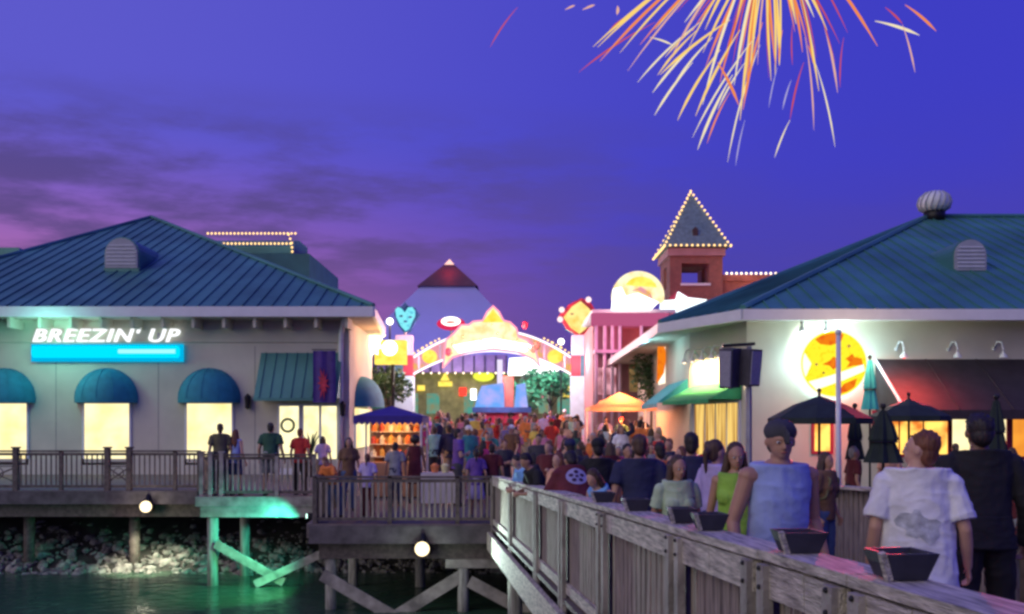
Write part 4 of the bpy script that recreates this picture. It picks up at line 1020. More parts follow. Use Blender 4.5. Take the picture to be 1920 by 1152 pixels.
# emblem boards on the pillars
m1 = thing('mask_sign', 'navy shield sign with a cyan glowing heart shaped mask', 'sign', (axx(761),AY,azz(628)))
MB().prism([(axx(a),azz(b_)) for a, b_ in ((740,590),(745,577),(755,575),(760,567),(766,575),(779,578),(788,592),(778,606),(770,622),(758,625),(748,612))],AY-.12,AY+.12).build('board', navyboard, m1)
hs = [(761,622),(752,612),(744,596),(742,582),(747,577),(754,580),(760,587),(766,578),(774,577),(779,584),(779,594),(773,606),(768,618)]
MB().prism([(axx(a),azz(b_)) for a, b_ in hs],AY-.2,AY-.122).build('face', cyanpanel, m1)
for p, y in ((753,594),(770,596),(761,604)): MB().sphere((axx(p),AY-.2,azz(y)),(.09,.02,.05),8,6).build('face_mark', navyboard, m1)
MB().tube([(axx(760),AY,azz(630)),(axx(760),AY,azz(622))], .08, 6).build('post', greym, m1)
m2 = thing('diamond_sign', 'yellow glowing diamond sign with dark red rim on the right pillar', 'sign', (axx(1083),AY,azz(628)))
MB().prism([(axx(a),azz(b_)) for a, b_ in ((1048,592),(1066,572),(1090,560),(1106,566),(1122,594),(1110,618),(1086,632),(1062,618))],AY-.12,AY+.12).build('board', redboard, m2)
MB().prism([(axx(a),azz(b_)) for a, b_ in ((1056,596),(1072,576),(1088,566),(1104,580),(1115,598),(1098,618),(1086,627),(1070,616))],AY-.2,AY-.122).build('face', glow('lemon_sign_light',(1.05,.86,.30),1.1,(1.0,.62,.12),2.2,.45,.68), m2)
for p, y in ((1072,590),(1098,606)): MB().sphere((axx(p),AY-.2,azz(y)),(.09,.02,.05),8,6).build('face_mark', mat('ochre_mark',(.32,.22,.08)), m2)
for p, y in ((1053,582),(1050,600),(1103,563)): MB().sphere((axx(p),AY-.15,azz(y)),.14,10,8).build('knob', glow('pink_globe',(1,.72,.75),1.4), m2, True)
MB().tube([(axx(1086),AY,azz(634)),(axx(1086),AY,azz(626))], .08, 6).build('post', greym, m2)
# yellow box sign and white burst on the left
yb_ = thing('box_sign', 'yellow glowing box sign with a white burst at its left end', 'sign', P(730,660,38))
B = lambda px, py, Y=38.: P(px, py, Y)
MB().box(X(702,38),X(761,38),38,38.5,Z(683,38),Z(638,38)).build('box', yellowlight, yb_)
st = []
for k in range(20):
    a = 2*pi*k/20; r_ = .52 if k % 2 else .36; st.append((X(696,38)+r_*cos(a), Z(644,38)+r_*sin(a)*1.2))
MB().prism(st, 37.8, 37.998).build('burst', whitelight, yb_)
MB().sphere((X(731,38),37.95,Z(653,38)),(.34,.08,.34),14,8).build('white_spot', whitelight, yb_, True)
MB().tube([(X(735,38),38.3,gz(38)),(X(735,38),38.3,Z(683,38))], .08, 8).build('post', blackm, yb_)
lamp('box_sign_glow', (X(715,38),36.6,Z(650,38)), (1,.80,.35), 120, yb_, .4)
# globe lamp posts
for px, py, Y, lab in ((731,603,44,'slim post with a white globe lamp left of the mask sign'),(1052,641,47,'white globe lamp post just left of the right arch pillar'),(1113,671,41,'white globe lamp post just right of the right arch pillar'),
                      (1128,690,39.5,'short white globe lamp post in front of the pink columns'),(1143,689,39,'short white globe lamp post beside the orange canopy top')):
    z0 = gz(Y); l = thing('globe_lamp', lab, 'lamp', (X(px,Y),Y,z0), 'globe lamp posts'); c_ = P(px,py,Y)
    MB().tube([(c_.x,c_.y,z0),(c_.x,c_.y,c_.z-.15)], .045, 8).build('post', blackm, l)
    MB().sphere(c_, .17, 12, 8).build('globe', globeglow, l, True)
    lamp('globe_light', c_+V((0,-.3,-.1)), (1,.76,.58), 140, l, .2)
    MB().lathe((c_.x,c_.y,z0), [(.12,0),(.12,.3),(.05,.4)], 10).build('base', blackm, l)

# ------------------------------------------------------------------ kiosk, stalls
kk_ = thing('fountain_kiosk', 'kiosk of glowing lavender blue panels with a white column', 'kiosk', (X(943,40),40,gz(40)))
q0 = gz(40); Yk = 40.
MB().prism([(X(890,Yk),Z(764,Yk)),(X(946,Yk),Z(764,Yk)),(X(944,Yk),Z(718,Yk)),(X(903,Yk),Z(724,Yk)),(X(897,Yk),Z(738,Yk))],Yk,Yk+.9).build('blue_panel', bluelight, kk_)
MB().prism([(X(964,Yk),Z(764,Yk)),(X(990,Yk),Z(764,Yk)),(X(985,Yk),Z(718,Yk)),(X(968,Yk),Z(722,Yk))],Yk,Yk+.9).build('blue_panel', bluelight, kk_)
MB().box(X(932,Yk),X(942,Yk),Yk+.2,Yk+.7,Z(764,Yk),Z(674,Yk)).build('column', glow('lilac_column_light',(.85,.75,1),1.1), kk_)
MB().box(X(943,Yk),X(963,Yk),Yk+.1,Yk+.7,Z(764,Yk),Z(705,Yk)).build('niche', brickplain, kk_)
MB().box(X(886,Yk),X(996,Yk),Yk-.2,Yk+1.2,Z(774,Yk),Z(764,Yk)-.003).build('counter', navyboard, kk_)
MB().box(X(892,Yk),X(990,Yk),Yk,Yk+1,q0,Z(774,Yk)-.003).build('base', redboard, kk_)
lamp('kiosk_crowd_fill', (X(940,Yk),Yk-1.4,Z(735,Yk)), (.8,.5,.9), 160, kk_, .3)  # pinkish lamp added ahead of the kiosk to lift the crowd
def canopy(name, label, x, y, hw, zt, ze, zv, m, light, watts, z0, post=palem, n=4, group=None):
    t_ = thing(name, label, 'stall', (x,y,z0))
    tip = V((x,y,zt)); c4 = [V((x+a*hw,y+b_*hw,ze)) for a, b_ in ((-1,-1),(1,-1),(1,1),(-1,1))]
    mb = MB()
    for k in range(4):
        mid = (c4[k]+c4[(k+1)%4]+tip*1.0)/3 - V((0,0,.03)); mb.add([c4[k],c4[(k+1)%4],tip,mid],[(0,1,3),(1,2,3),(2,0,3)])
        a, b_ = c4[k], c4[(k+1)%4]; S_ = 12
        for j in range(S_):
            p, q1 = a.lerp(b_,j/S_), a.lerp(b_,(j+1)/S_); mm = (p+q1)/2; d = ze-zv
            mb.add([p,q1,q1-V((0,0,d*.7)),mm-V((0,0,d)),p-V((0,0,d*.7))],[(0,1,2,3,4)])
    mb.build('canopy', m, t_)
    for c1 in c4: MB().tube([(x+(c1.x-x)*.95,y+(c1.y-y)*.95,z0),(x+(c1.x-x)*.95,y+(c1.y-y)*.95,ze-.02)], .025, 7).build('post', post, t_)
    lamp('stall_light', (x,y-.1,ze-.05), light, watts, t_, .12)
    MB().sphere((x,y-.1,ze+.04), .06, 8, 6).build('bulb', bulbwhite, t_)
    return t_
sx_, sy2 = X(736,22.8), 22.8
st1 = canopy('market_stall', 'market stall with navy canopy and bright orange lit goods', sx_, sy2, .86, Z(763,22.8)+.02, Z(780,21.95), Z(797,21.95), navycloth, (1,.50,.16), 70, gz(22.8))
z0 = gz(22.8)
MB().box(sx_-.7,sx_+.7,sy2+.72,sy2+.78,z0+.3,z0+1.9).build('back_panel', mat('cream_back_panel',(.62,.42,.22),.8,.2,3,.1), st1)
MB().box(sx_-.72,sx_+.72,sy2-.6,sy2-.1,z0,z0+.85).build('counter', mat('stall_counter',(.45,.22,.12),.7,.3,3,.1), st1)
for k in range(3): MB().box(sx_-.68,sx_+.68,sy2+.45,sy2+.715,z0+.95+k*.33,z0+.97+k*.33).build('shelf', whitecloth, st1)
gm = [mat('good_%d'%i, c1, .6, .2, 8, .05) for i, c1 in enumerate(((.7,.65,.55),(.65,.18,.05),(.7,.4,.1),(.45,.06,.05),(.6,.55,.5)))]
cnt = 0
for k in range(3):
    for j in range(6):
        x = sx_-.58+j*.23; w_ = random.uniform(.06,.09); h_ = random.uniform(.15,.26); zz = z0+.972+k*.33
        cl = ('white','red brown','amber','dark red','pale')[(cnt*2+k) % 5]
        t_ = tag(MB().lathe((x,sy2+.58,zz),[(w_,0),(w_*1.05,h_*.6),(w_*.5,h_*.8),(w_*.55,h_)],8).build('goods_jar', gm[(cnt*2+k) % 5]),
            '%s jar on the %s shelf of the navy canopy stall, %s from its left' % (cl, ('lowest','middle','top')[k], ('first','second','third','fourth','fifth','sixth')[j]), 'jar', 'jars on the stall shelves'); cnt += 1
ox, oy = X(1162,30), 30.
canopy('canopy_tent', 'peach orange canopy tent in the crowd beside the right arch pillar', ox, oy, 1.08, Z(736,30), Z(764,29), Z(771,29), orangecloth, (1,.30,.10), 420, gz(30))
lamp_o = None
vt = thing('vendor_table', 'white clothed vendor table behind the wide pier railing', 'table', (X(826,21.2),21.2,gz(21.2)))
z0 = gz(21.2)
mb = MB(); a, b_ = X(792,21.2), X(860,21.2); mb.box(a,b_,20.9,21.6,z0+.72,z0+.76); mb.build('tabletop', whitecloth, vt)
mb = MB(); mb.box(a-.01,b_+.01,20.89,20.9,z0+.05,z0+.765); mb.box(a-.01,a-.0,20.9,21.6,z0+.05,z0+.765); mb.build('cloth', whitecloth, vt)
for x in (a+.06,b_-.06): MB().box(x-.02,x+.02,21.5,21.54,z0,z0+.72).build('leg', greym, vt)
for k,(dx,c1,lab) in enumerate(((.3,(.75,.25,.08),'orange basket on the white vendor table'),(.55,(.75,.72,.35),'pale yellow bouquet on the white vendor table'))):
    t_ = MB().lathe((a+dx,21.2,z0+.762),[(.07,0),(.10,.12),(.11,.16),(.04,.22)],10).build('basket' if k==0 else 'bouquet', mat('vendor_item_%d'%k,c1,.7,.3,20,.4)); tag(t_,lab,'basket' if k==0 else 'flowers')

# ------------------------------------------------------------------ firework
fw = thing('firework', 'golden and red firework burst raining long sparks', 'firework', P(1445,-70,160))
fcol = {'Y': glow('spark_gold',(1.0,.68,.18),1.0), 'C': glow('spark_cream',(1.0,.86,.52),.95), 'O': glow('spark_orange',(1.0,.30,.08),.9), 'R': glow('spark_red',(.85,.12,.12),.7),
        'P': glow('spark_peach',(1.0,.55,.42),.8), 'B': glow('spark_lilac',(.55,.50,.85),.8)}
T = [(780,30,470,190,'Y'),(800,40,452,188,'Y'),(760,60,480,245,'O'),(700,90,395,290,'R'),(820,30,560,212,'Y'),(860,60,590,285,'P'),(880,90,630,330,'C'),(870,120,710,302,'Y'),
 (860,180,690,372,'C'),(850,250,698,462,'C'),(960,200,790,482,'Y'),(1000,80,720,300,'Y'),(1040,120,862,465,'Y'),(1100,150,850,550,'C'),(1010,300,870,600,'C'),(1000,370,908,575,'O'),
 (1100,230,990,650,'C'),(1060,480,1022,665,'B'),(1160,60,1040,482,'Y'),(1130,90,1052,440,'O'),(950,250,1035,422,'O'),(1190,60,1180,240,'R'),(1240,30,1198,260,'Y'),(1250,100,1250,262,'R'),
 (1190,270,1155,432,'B'),(1245,320,1210,440,'B'),(1310,50,1330,250,'R'),(1300,150,1335,522,'P'),(1310,30,1355,365,'Y'),(1370,80,1430,372,'P'),(1295,250,1240,480,'R'),(1240,480,1178,632,'C'),
 (1340,250,1420,590,'C'),(1450,60,1470,132,'R'),(1455,150,1440,352,'R'),(1500,40,1590,186,'O'),(1580,85,1758,142,'C'),(1620,30,1690,97,'R'),(1690,100,1740,292,'P'),(1700,20,1825,126,'O'),
 (680,150,772,182,'C'),(150,30,40,190,'R'),(550,25,548,60,'P'),(340,40,380,22,'P'),(410,40,460,20,'P'),(900,40,640,180,'O'),(950,60,760,240,'P'),(1020,40,830,200,'Y'),(1080,40,930,250,'P'),(1120,60,960,330,'O'),
 (1090,60,1010,260,'R'),(1200,40,1110,260,'P'),(1220,50,1160,180,'R'),(1270,40,1290,210,'O'),(1340,40,1345,230,'R'),(1000,40,900,120,'Y'),(880,40,700,120,'Y'),(1050,60,890,420,'C'),(1400,60,1420,250,'R'),
 (860,110,740,230,'Y'),(930,150,780,330,'C'),(1180,60,1075,330,'Y'),(1120,180,1045,420,'C'),(600,60,520,120,'R'),(1210,120,1195,250,'O'),(1310,180,1340,270,'O'),(1060,250,950,440,'C')]
rf_ = random.Random(11)
for _ in range(30):
    a = rf_.uniform(-62, 40); L_ = rf_.uniform(150, 430)*(1-.35*abs(a+15)/60); d0 = rf_.uniform(40,130)
    T.append((1162+d0*sin(radians(a)), -140+150+d0*.3, 1162+(L_+120)*sin(radians(a))*1.05, -140+(L_+140)*cos(radians(a))*.95, rf_.choice('YYPORRC')))
for i, (ax_, ay_, ex, ey, c1) in enumerate(T):
    p0 = (900+ax_/2.133, ay_/2.133); p1 = (900+ex/2.133, ey/2.133); dep = 160+random.uniform(-12,12)
    a, b_ = P(*p0,dep), P(*p1,dep+random.uniform(-6,6)); pts = []
    if ay_ < 65 and 600 < ax_ < 1560: a = a.lerp(P(1440,-190,160), .62)
    sag = V((0,0,-.03*(b_-a).length)); n_ = 9
    side = (1 if b_.x > a.x else -1)*.03*(b_-a).length
    for k in range(n_):
        u = k/(n_-1); pts.append(a.lerp(b_,u)+V((side*4*u*(1-u)*.6,0,.05*(b_-a).length*4*u*(1-u)*.5)))
    r_ = random.uniform(.14,.28)*(.6 if c1 in 'RB' else 1)
    rs_ = [r_*(.25+.75*min(1,2.2*u))*(1 if u < .75 else (1-u)/.25*.85+.15) for u in [k/(n_-1) for k in range(n_)]]
    MB().tube(pts, rs_, 5).build('spark_trail', fcol[c1], fw, True)
# ------------------------------------------------------------------ people
def ring_loft(mb, rings, n=14):
    """rings: (centre, rx, ry, axis matrix or None); closed at both ends"""
    vs = []; fs = []
    for c, rx_, ry_, m in rings:
        for k in range(n):
            t = 2*pi*k/n; v = V((cos(t)*rx_, sin(t)*ry_, 0)); vs.append(V(c) + (m @ v if m else v))
    for i in range(len(rings)-1):
        for k in range(n): fs.append((i*n+k, i*n+(k+1)%n, (i+1)*n+(k+1)%n, (i+1)*n+k))
    fs.append(tuple(range(n))[::-1]); fs.append(tuple(range((len(rings)-1)*n, len(rings)*n)))
    return mb.add(vs, fs)
def caps(mb, p, q, r0, r1, n=10, flat=1., side=None, cut=False):
    p, q = V(p), V(q); d = q-p
    if d.length < 1e-5: d = V((0,0,1e-4))
    d.normalize(); ref = V(side) if side else (V((0,1,0)) if abs(d.y) < .9 else V((0,0,1)))
    a = d.cross(ref).normalized(); b_ = a.cross(d); rings = []
    for off, f in ((-1,.15),(-.8,.6),(-.45,.89),(0,1)): rings.append((p+d*r0*off, r0*f))
    for off, f in (((0,1),(.02,.9)) if cut else ((0,1),(.45,.89),(.8,.6),(1,.15))): rings.append((q+d*r1*off, r1*f))
    vs = []; fs = []
    for c, r in rings:
        for k in range(n):
            t = 2*pi*k/n; vs.append(c + a*cos(t)*r + b_*sin(t)*r*flat)
    L = len(rings)
    for i in range(L-1):
        for k in range(n): fs.append((i*n+k, i*n+(k+1)%n, (i+1)*n+(k+1)%n, (i+1)*n+k))
    fs.append(tuple(range(n))[::-1]); fs.append(tuple(range((L-1)*n, L*n)))
    return mb.add(vs, fs)
def fuse(name, mb, voxel, it=3):
    me = bpy.data.meshes.new('tmp'); me.from_pydata([tuple(v) for v in mb.v], [], mb.f)
    bm = bmesh.new(); bm.from_mesh(me); bmesh.ops.recalc_face_normals(bm, faces=bm.faces[:]); bm.to_mesh(me); bm.free()
    ob = bpy.data.objects.new('tmp', me); COL.objects.link(ob)
    m = ob.modifiers.new('r', 'REMESH'); m.mode = 'VOXEL'; m.voxel_size = voxel
    s = ob.modifiers.new('s', 'SMOOTH'); s.factor = .5; s.iterations = it
    dg = bpy.context.evaluated_depsgraph_get(); dg.update()
    out = bpy.data.meshes.new_from_object(ob.evaluated_get(dg)); out.name = name
    bpy.data.objects.remove(ob); bpy.data.meshes.remove(me)
    for p in out.polygons: p.use_smooth = True
    out.materials.append(None)
    return out
POSES = {  # arms: (elbow, wrist) from the shoulder; x outwards, -y forwards. legs: (knee, ankle) from the hip
 'stand': dict(lean=4, L=((.06,.03,-.29),(.09,-.07,-.54)), R=((.07,.02,-.29),(.10,-.09,-.53)), lL=((.02,-.02,-.43),(.03,.02,-.83)), lR=((.03,-.02,-.43),(.05,.0,-.83))),
 'hip':   dict(lean=2, L=((.19,.10,-.22),(.03,-.06,-.36)), R=((.06,.03,-.29),(.08,-.06,-.54)), lL=((.03,-.03,-.43),(.06,.0,-.83)), lR=((.01,-.01,-.43),(.02,.02,-.83))),
 'walk':  dict(lean=6, L=((.05,-.08,-.28),(.05,-.25,-.47)), R=((.06,.13,-.26),(.06,.12,-.52)), lL=((.0,.06,-.42),(.0,.30,-.77)), lR=((.01,-.16,-.40),(.01,-.20,-.83))),
 'hold':  dict(lean=3, L=((.06,.01,-.29),(.0,-.24,-.20)), R=((.06,.03,-.29),(.08,-.06,-.54)), lL=((.02,-.02,-.43),(.02,.02,-.83)), lR=((.03,-.03,-.43),(.06,-.02,-.83))),
 'raise': dict(lean=0, L=((.17,-.12,.14),(.06,-.22,.36)), R=((.06,.03,-.29),(.08,-.06,-.54)), lL=((.02,-.02,-.43),(.03,.02,-.83)), lR=((.03,-.02,-.43),(.05,.0,-.83))),
 'lean':  dict(lean=34, L=((.09,-.17,-.22),(-.06,-.38,-.12)), R=((.09,-.17,-.22),(-.06,-.36,-.12)), lL=((.02,.02,-.43),(.03,.09,-.82)), lR=((.03,-.05,-.43),(.05,.0,-.83))),
 'cross': dict(lean=3, L=((.08,-.02,-.28),(-.17,-.18,-.24)), R=((.08,-.04,-.28),(-.15,-.22,-.20)), lL=((.02,-.02,-.43),(.04,.02,-.83)), lR=((.03,-.02,-.43),(.05,.0,-.83))),
}
TORSO = [(.84,.145,.105,0),(.90,.160,.115,0),(.97,.160,.115,0),(1.06,.142,.105,-.005),(1.15,.143,.105,-.01),(1.26,.160,.112,-.012),(1.36,.172,.112,-.005),(1.42,.160,.098,.0),(1.46,.112,.082,.005),(1.50,.060,.060,.01)]
def pose_frame(pose, sex):
    p = POSES[pose]; hip = V((0,0,.92)); M = Matrix.Translation(hip) @ Matrix.Rotation(radians(p['lean']),4,'X') @ Matrix.Translation(-hip)
    k = .9 if sex == 'f' else 1.
    J = {}
    for s, sg in (('L',1),('R',-1)):
        sh = V((sg*.185*k,.005,1.405)); e, w = p[s]
        f = lambda o: V((sg*o[0],o[1],o[2]))
        J['s'+s] = M @ sh; J['e'+s] = M @ (sh+f(e)); J['w'+s] = M @ (sh+f(w))
        h_ = V((sg*.088,0,.90)); kn, an = p['l'+s]; J['h'+s] = h_; J['k'+s] = h_+f(kn); J['a'+s] = h_+f(an)
    return M, J, k
def head_frame(M, yaw, pitch):
    return M @ Matrix.Translation((0,.008,1.482)) @ Matrix.Rotation(radians(yaw),4,'Z') @ Matrix.Rotation(radians(pitch),4,'X')
def build_body(pose, sex, lod, yaw, pitch):
    M, J, k = pose_frame(pose, sex); mb = MB(); near = lod == 'near'
    q = MB(); ring_loft(q, [(V((0,cy,z)), rx*k, ry, None) for z, rx, ry, cy in TORSO]); q.xform(M); mb.add(q.v, q.f)
    if sex == 'f':
        for sg in (1,-1): q = MB().sphere((sg*.07,-.085,1.27),(.065,.055,.06),10,8).xform(M); mb.add(q.v, q.f)
    H = head_frame(M, yaw, pitch); h = MB()
    caps(h, (0,0,-.06), (0,-.012,.06), .056*k, .052*k)
    h.sphere((0,.004,.150),(.073,.092,.098),16,12)
    h.sphere((0,-.030,.098),(.056,.058,.072),14,10)
    h.sphere((0,-.060,.060),(.028,.026,.024),10,8)
    h.add(*(lambda m: (m.v, m.f))(ring_loft(MB(), [(V((0,-.088,.098)),.016,.016,None),(V((0,-.094,.106)),.015,.020,None),(V((0,-.086,.150)),.008,.010,None)],8)))
    h.sphere((0,-.076,.160),(.048,.018,.012),10,6)
    h.sphere((0,-.082,.078),(.022,.012,.008),8,6)
    for sg in (1,-1): h.sphere((sg*.074,.010,.128),(.011,.020,.030),8,6)
    h.xform(H); mb.add(h.v, h.f)
    for s, sg in (('L',1),('R',-1)):
        S_, E_, W_ = J['s'+s], J['e'+s], J['w'+s]
        caps(mb, S_+V((-sg*.03,0,-.005)), S_, .058*k, .056*k); caps(mb, S_, E_, .052*k, .039*k); caps(mb, E_, W_.lerp(E_,.55), .038*k, .037*k); caps(mb, W_.lerp(E_,.55), W_, .037*k, .025*k)
        d = (W_-E_).normalized(); inw = V((-sg,0,0)); inw = (inw - d*inw.dot(d)).normalized(); fw_ = d.cross(inw).normalized()
        if fw_.y > 0: fw_ = -fw_
        pc = W_ + d*.045; r_ = .0088 if near else .0125
        caps(mb, W_+d*.005, W_+d*.075, .026, .034, 10, .5, side=inw)
        for i in range(4):
            o = (i-1.5)*.0195; base = W_ + d*.085 + fw_*(-o); L_ = (.055,.066,.062,.048)[i]
            k1 = base + (d*.85 + inw*.35).normalized()*L_*.5; k2 = k1 + (d*.55 + inw*.85).normalized()*L_*.55
            caps(mb, base-d*.02, k1, r_, r_*.95, 8); caps(mb, k1, k2, r_*.95, r_*.8, 8)
        tb = W_ + d*.025 + fw_*.026; t1 = tb + (fw_*.7+d*.7+inw*.2)*.038; t2 = t1 + (d*.9+fw_*.2+inw*.4)*.03
        caps(mb, tb, t1, r_*1.2, r_*1.05, 8); caps(mb, t1, t2, r_*1.05, r_*.85, 8)
        h_, kn, an = J['h'+s], J['k'+s], J['a'+s]
        caps(mb, h_, kn, .082, .053); caps(mb, kn, kn.lerp(an,.35)+V((0,.012,0)), .052, .054); caps(mb, kn.lerp(an,.35)+V((0,.012,0)), an, .052, .035)
        caps(mb, an+V((0,.02,-.035)), an+V((0,-.13,-.052)), .034, .026)
    return fuse('body', mb, .0075 if near else .017, 3 if near else 2)
def build_shirt(kind, pose, sex, lod):
    M, J, k = pose_frame(pose, sex); mb = MB(); near = lod == 'near'; g_ = .018 if near else .020
    long_ = kind in ('loose',); z0 = .70 if long_ else .83; q = MB(); pr = [t_ for t_ in TORSO if t_[0] >= .90 and t_[0] <= 1.465]
    ex = .035 if long_ else 0
    if kind == 'tank': pr = [(z, rx*(.93 if z > 1.3 else 1), ry, cy) for z, rx, ry, cy in pr if z <= 1.37] + [(1.42,.138,.096,0),(1.462,.100,.080,.005),(1.478,.082,.074,.007)]
    if kind != 'tank': pr = pr + [(1.480,.084,.074,.006),(1.496,.066,.064,.009)]
    rings = [(V((0,0,z0)), .172*k+g_+ex, .124+g_+ex*.8, None),(V((0,0,z0+.01)), .172*k+g_+ex, .124+g_+ex*.8, None)] + [(V((0,cy,z)), max(rx,.150+ex*.6)*k+g_+ex*.6*(z<1.3), max(ry,.108)+g_+ex*.5*(z<1.3), None) for z, rx, ry, cy in pr]
    ring_loft(q, rings, 20)
    if sex == 'f':
        for sg in (1,-1): q.sphere((sg*.07,-.085,1.27),(.065+g_,.055+g_,.06+g_),10,8)
    q.xform(M); mb.add(q.v, q.f)
    for s, sg in (('L',1),('R',-1)):
        S_, E_, W_ = J['s'+s], J['e'+s], J['w'+s]
        if kind == 'tank':
            continue
        caps(mb, S_+V((-sg*.05,0,0)), S_, .066*k+g_*.4, .056*k+g_*.6)
        if kind == 'long':
            caps(mb, S_, E_, .054*k+g_, .042*k+g_); caps(mb, E_, W_-(W_-E_)*.04, .041*k+g_, .028*k+g_)
        else:
            f = .80 if long_ else .62; caps(mb, S_, S_.lerp(E_,f), .052*k+g_*(.5 if long_ else 1), .055*k+g_*1.2+ex*.2, cut=True)
    return fuse('shirt', mb, .009 if near else .018, 3 if near else 2)
def build_bottom(kind, pose, sex, lod):
    M, J, k = pose_frame(pose, sex); mb = MB(); near = lod == 'near'; g_ = .018 if near else .020
    ring_loft(mb, [(V((0,0,z)), rx*k+g_*.8, ry+g_*.8, None) for z, rx, ry, cy in TORSO[:4]], 18)
    if kind == 'skirt':
        ring_loft(mb, [(V((0,0,.50)),.225,.17,None),(V((0,0,.51)),.225,.17,None),(V((0,0,.75)),.19,.15,None),(V((0,0,.95)),.155*k+g_,.112+g_,None)], 18)
    else:
        for s, sg in (('L',1),('R',-1)):
            h_, kn, an = J['h'+s], J['k'+s], J['a'+s]
            if kind == 'shorts': caps(mb, h_, h_.lerp(kn,.86), .088+g_, .074+g_, cut=True)
            else: caps(mb, h_, kn, .084+g_, .058+g_); caps(mb, kn, an+V((0,.005,-.01)), .058+g_, .050+g_, cut=True)
    return fuse('trousers', mb, .010 if near else .019, 3 if near else 2)
def build_shoes(pose, sex, lod):
    M, J, k = pose_frame(pose, sex); mb = MB()
    for s in 'LR':
        an = J['a'+s]; caps(mb, an+V((0,.03,-.045)), an+V((0,-.135,-.055)), .042, .036, 10); caps(mb, an+V((0,.005,-.05)), an+V((0,.01,.02)), .046, .042, 10)
    return fuse('shoes', mb, .013, 2)
def build_hair(kind, pose, sex, lod, yaw, pitch):
    M, J, k = pose_frame(pose, sex); H = head_frame(M, yaw, pitch); h = MB(); near = lod == 'near'; rnd = random.Random(5)
    h.sphere((0,.026,.178),(.079,.088,.090),16,12)
    h.sphere((0,.050,.120),(.066,.058,.085),12,10)
    if kind == 'long':
        for i in range(13):
            a = radians(-20+220*i/12); c0 = V((cos(a)*.070, .028+sin(a)*.060,.15)); L_ = rnd.uniform(.26,.40)
            caps(h, c0, c0+V((cos(a)*.03,.012+sin(a)*.03,-L_*.6)), .028, .03, 8); caps(h, c0+V((cos(a)*.03,.012+sin(a)*.03,-L_*.6)), c0+V((cos(a)*.02,.02+sin(a)*.03,-L_)), .03, .012, 8)
    elif kind == 'bob':
        for i in range(11):
            a = radians(-15+210*i/10); c0 = V((cos(a)*.070,.022+sin(a)*.062,.15)); caps(h, c0, c0+V((cos(a)*.014,sin(a)*.014,-.13)), .03, .024, 8)
    elif kind == 'tail':
        caps(h, (0,.10,.16), (0,.145,.12), .03, .034, 8); caps(h, (0,.145,.12), (0,.13,-.07), .032, .014, 8)
    elif kind == 'afro':
        h.sphere((0,.028,.17),(.135,.135,.125),14,10)
    elif kind == 'short':
        for i in range(26):
            a = rnd.uniform(0,6.28); e = rnd.uniform(.2,1.5); c0 = V((cos(a)*cos(e)*.072,.026+sin(a)*cos(e)*.080,.178+sin(e)*.080)); caps(h, c0, c0+V((cos(a)*.012,sin(a)*.012-.004,.012)), .014, .008, 6)
    h.xform(H)
    return fuse('hair', h, .008 if near else .015, 2)
def build_cap(pose, sex, yaw, pitch):
    M, J, k = pose_frame(pose, sex); H = head_frame(M, yaw, pitch); h = MB()
    h.sphere((0,.018,.195),(.090,.104,.080),16,12); caps(h, (0,-.06,.190), (0,-.135,.178), .066, .050, 14, .14, side=(1,0,0)); h.xform(H)
    return fuse('cap', h, .010, 2)
from mathutils import noise as NZ_
def crumple(me, amp, seed):
    me.calc_loop_triangles() if False else None
    nn = [v.normal.copy() for v in me.vertices]
    for v, n_ in zip(me.vertices, nn):
        p = v.co; q = V((p.x*9+seed*3.1, p.y*9, p.z*5.5+p.x*6))
        a = NZ_.noise(q) + .6*NZ_.noise(q*2.1) ; r = 1-abs(NZ_.noise(V((p.x*5-p.z*7+seed, p.y*6, p.z*11+p.x*5))))*2.2
        v.co = p + n_*(amp*(.7*a + .8*max(0,r)-.15))
    me.update(); return me
CACHE = {}
def cached(key, fn):
    if key not in CACHE: CACHE[key] = fn()
    return CACHE[key]
def cloth(col, name):
    return mat('cloth_'+name, col, .85, .22, 5, .5, bscale=11)
BAGC = ('navy','olive','charcoal')
def build_pack(pose, sex):
    M, J, k = pose_frame(pose, sex); q = MB()
    ring_loft(q, [(V((0,.17,.98)),.10,.05,None),(V((0,.18,1.0)),.14,.075,None),(V((0,.185,1.2)),.15,.085,None),(V((0,.17,1.36)),.13,.07,None),(V((0,.165,1.40)),.08,.04,None)], 14)
    for sg in (1,-1):
        for a, b_ in (((sg*.09,.14,1.38),(sg*.10,.0,1.475)),((sg*.10,.0,1.475),(sg*.10,-.125,1.38)),((sg*.10,-.125,1.38),(sg*.14,-.10,1.15)),((sg*.14,-.10,1.15),(sg*.15,.08,1.05))): caps(q, a, b_, .022, .022, 8)
    q.xform(M); return fuse('backpack', q, .014, 2)
def striped(col, name):
    key = 'striped_'+name
    if key in MC: return MC[key]
    m = cloth(col, name).copy(); m.name = key; t = m.node_tree; b = t.nodes['Principled BSDF']
    w = t.nodes.new('ShaderNodeTexWave'); w.wave_type = 'BANDS'; w.bands_direction = 'Z'; w.inputs['Scale'].default_value = 5; w.inputs['Distortion'].default_value = .3
    c = t.nodes.new('ShaderNodeTexCoord'); t.links.new(c.outputs['Object'], w.inputs['Vector'])
    r = t.nodes.new('ShaderNodeMapRange'); t.links.new(w.outputs[1], r.inputs[0]); r.inputs[1].default_value = .62; r.inputs[2].default_value = .68
    x = t.nodes.new('ShaderNodeMix'); x.data_type = 'RGBA'; t.links.new(r.outputs[0], x.inputs[0])
    src = b.inputs['Base Color'].links[0].from_socket; t.links.new(src, x.inputs[6]); x.inputs[7].default_value = tuple(x_*.45+.22 for x_ in col)+(1,) if sum(col) < 1.2 else tuple(x_*.45 for x_ in col)+(1,)
    t.links.new(x.outputs[2], b.inputs['Base Color']); MC[key] = m; return m
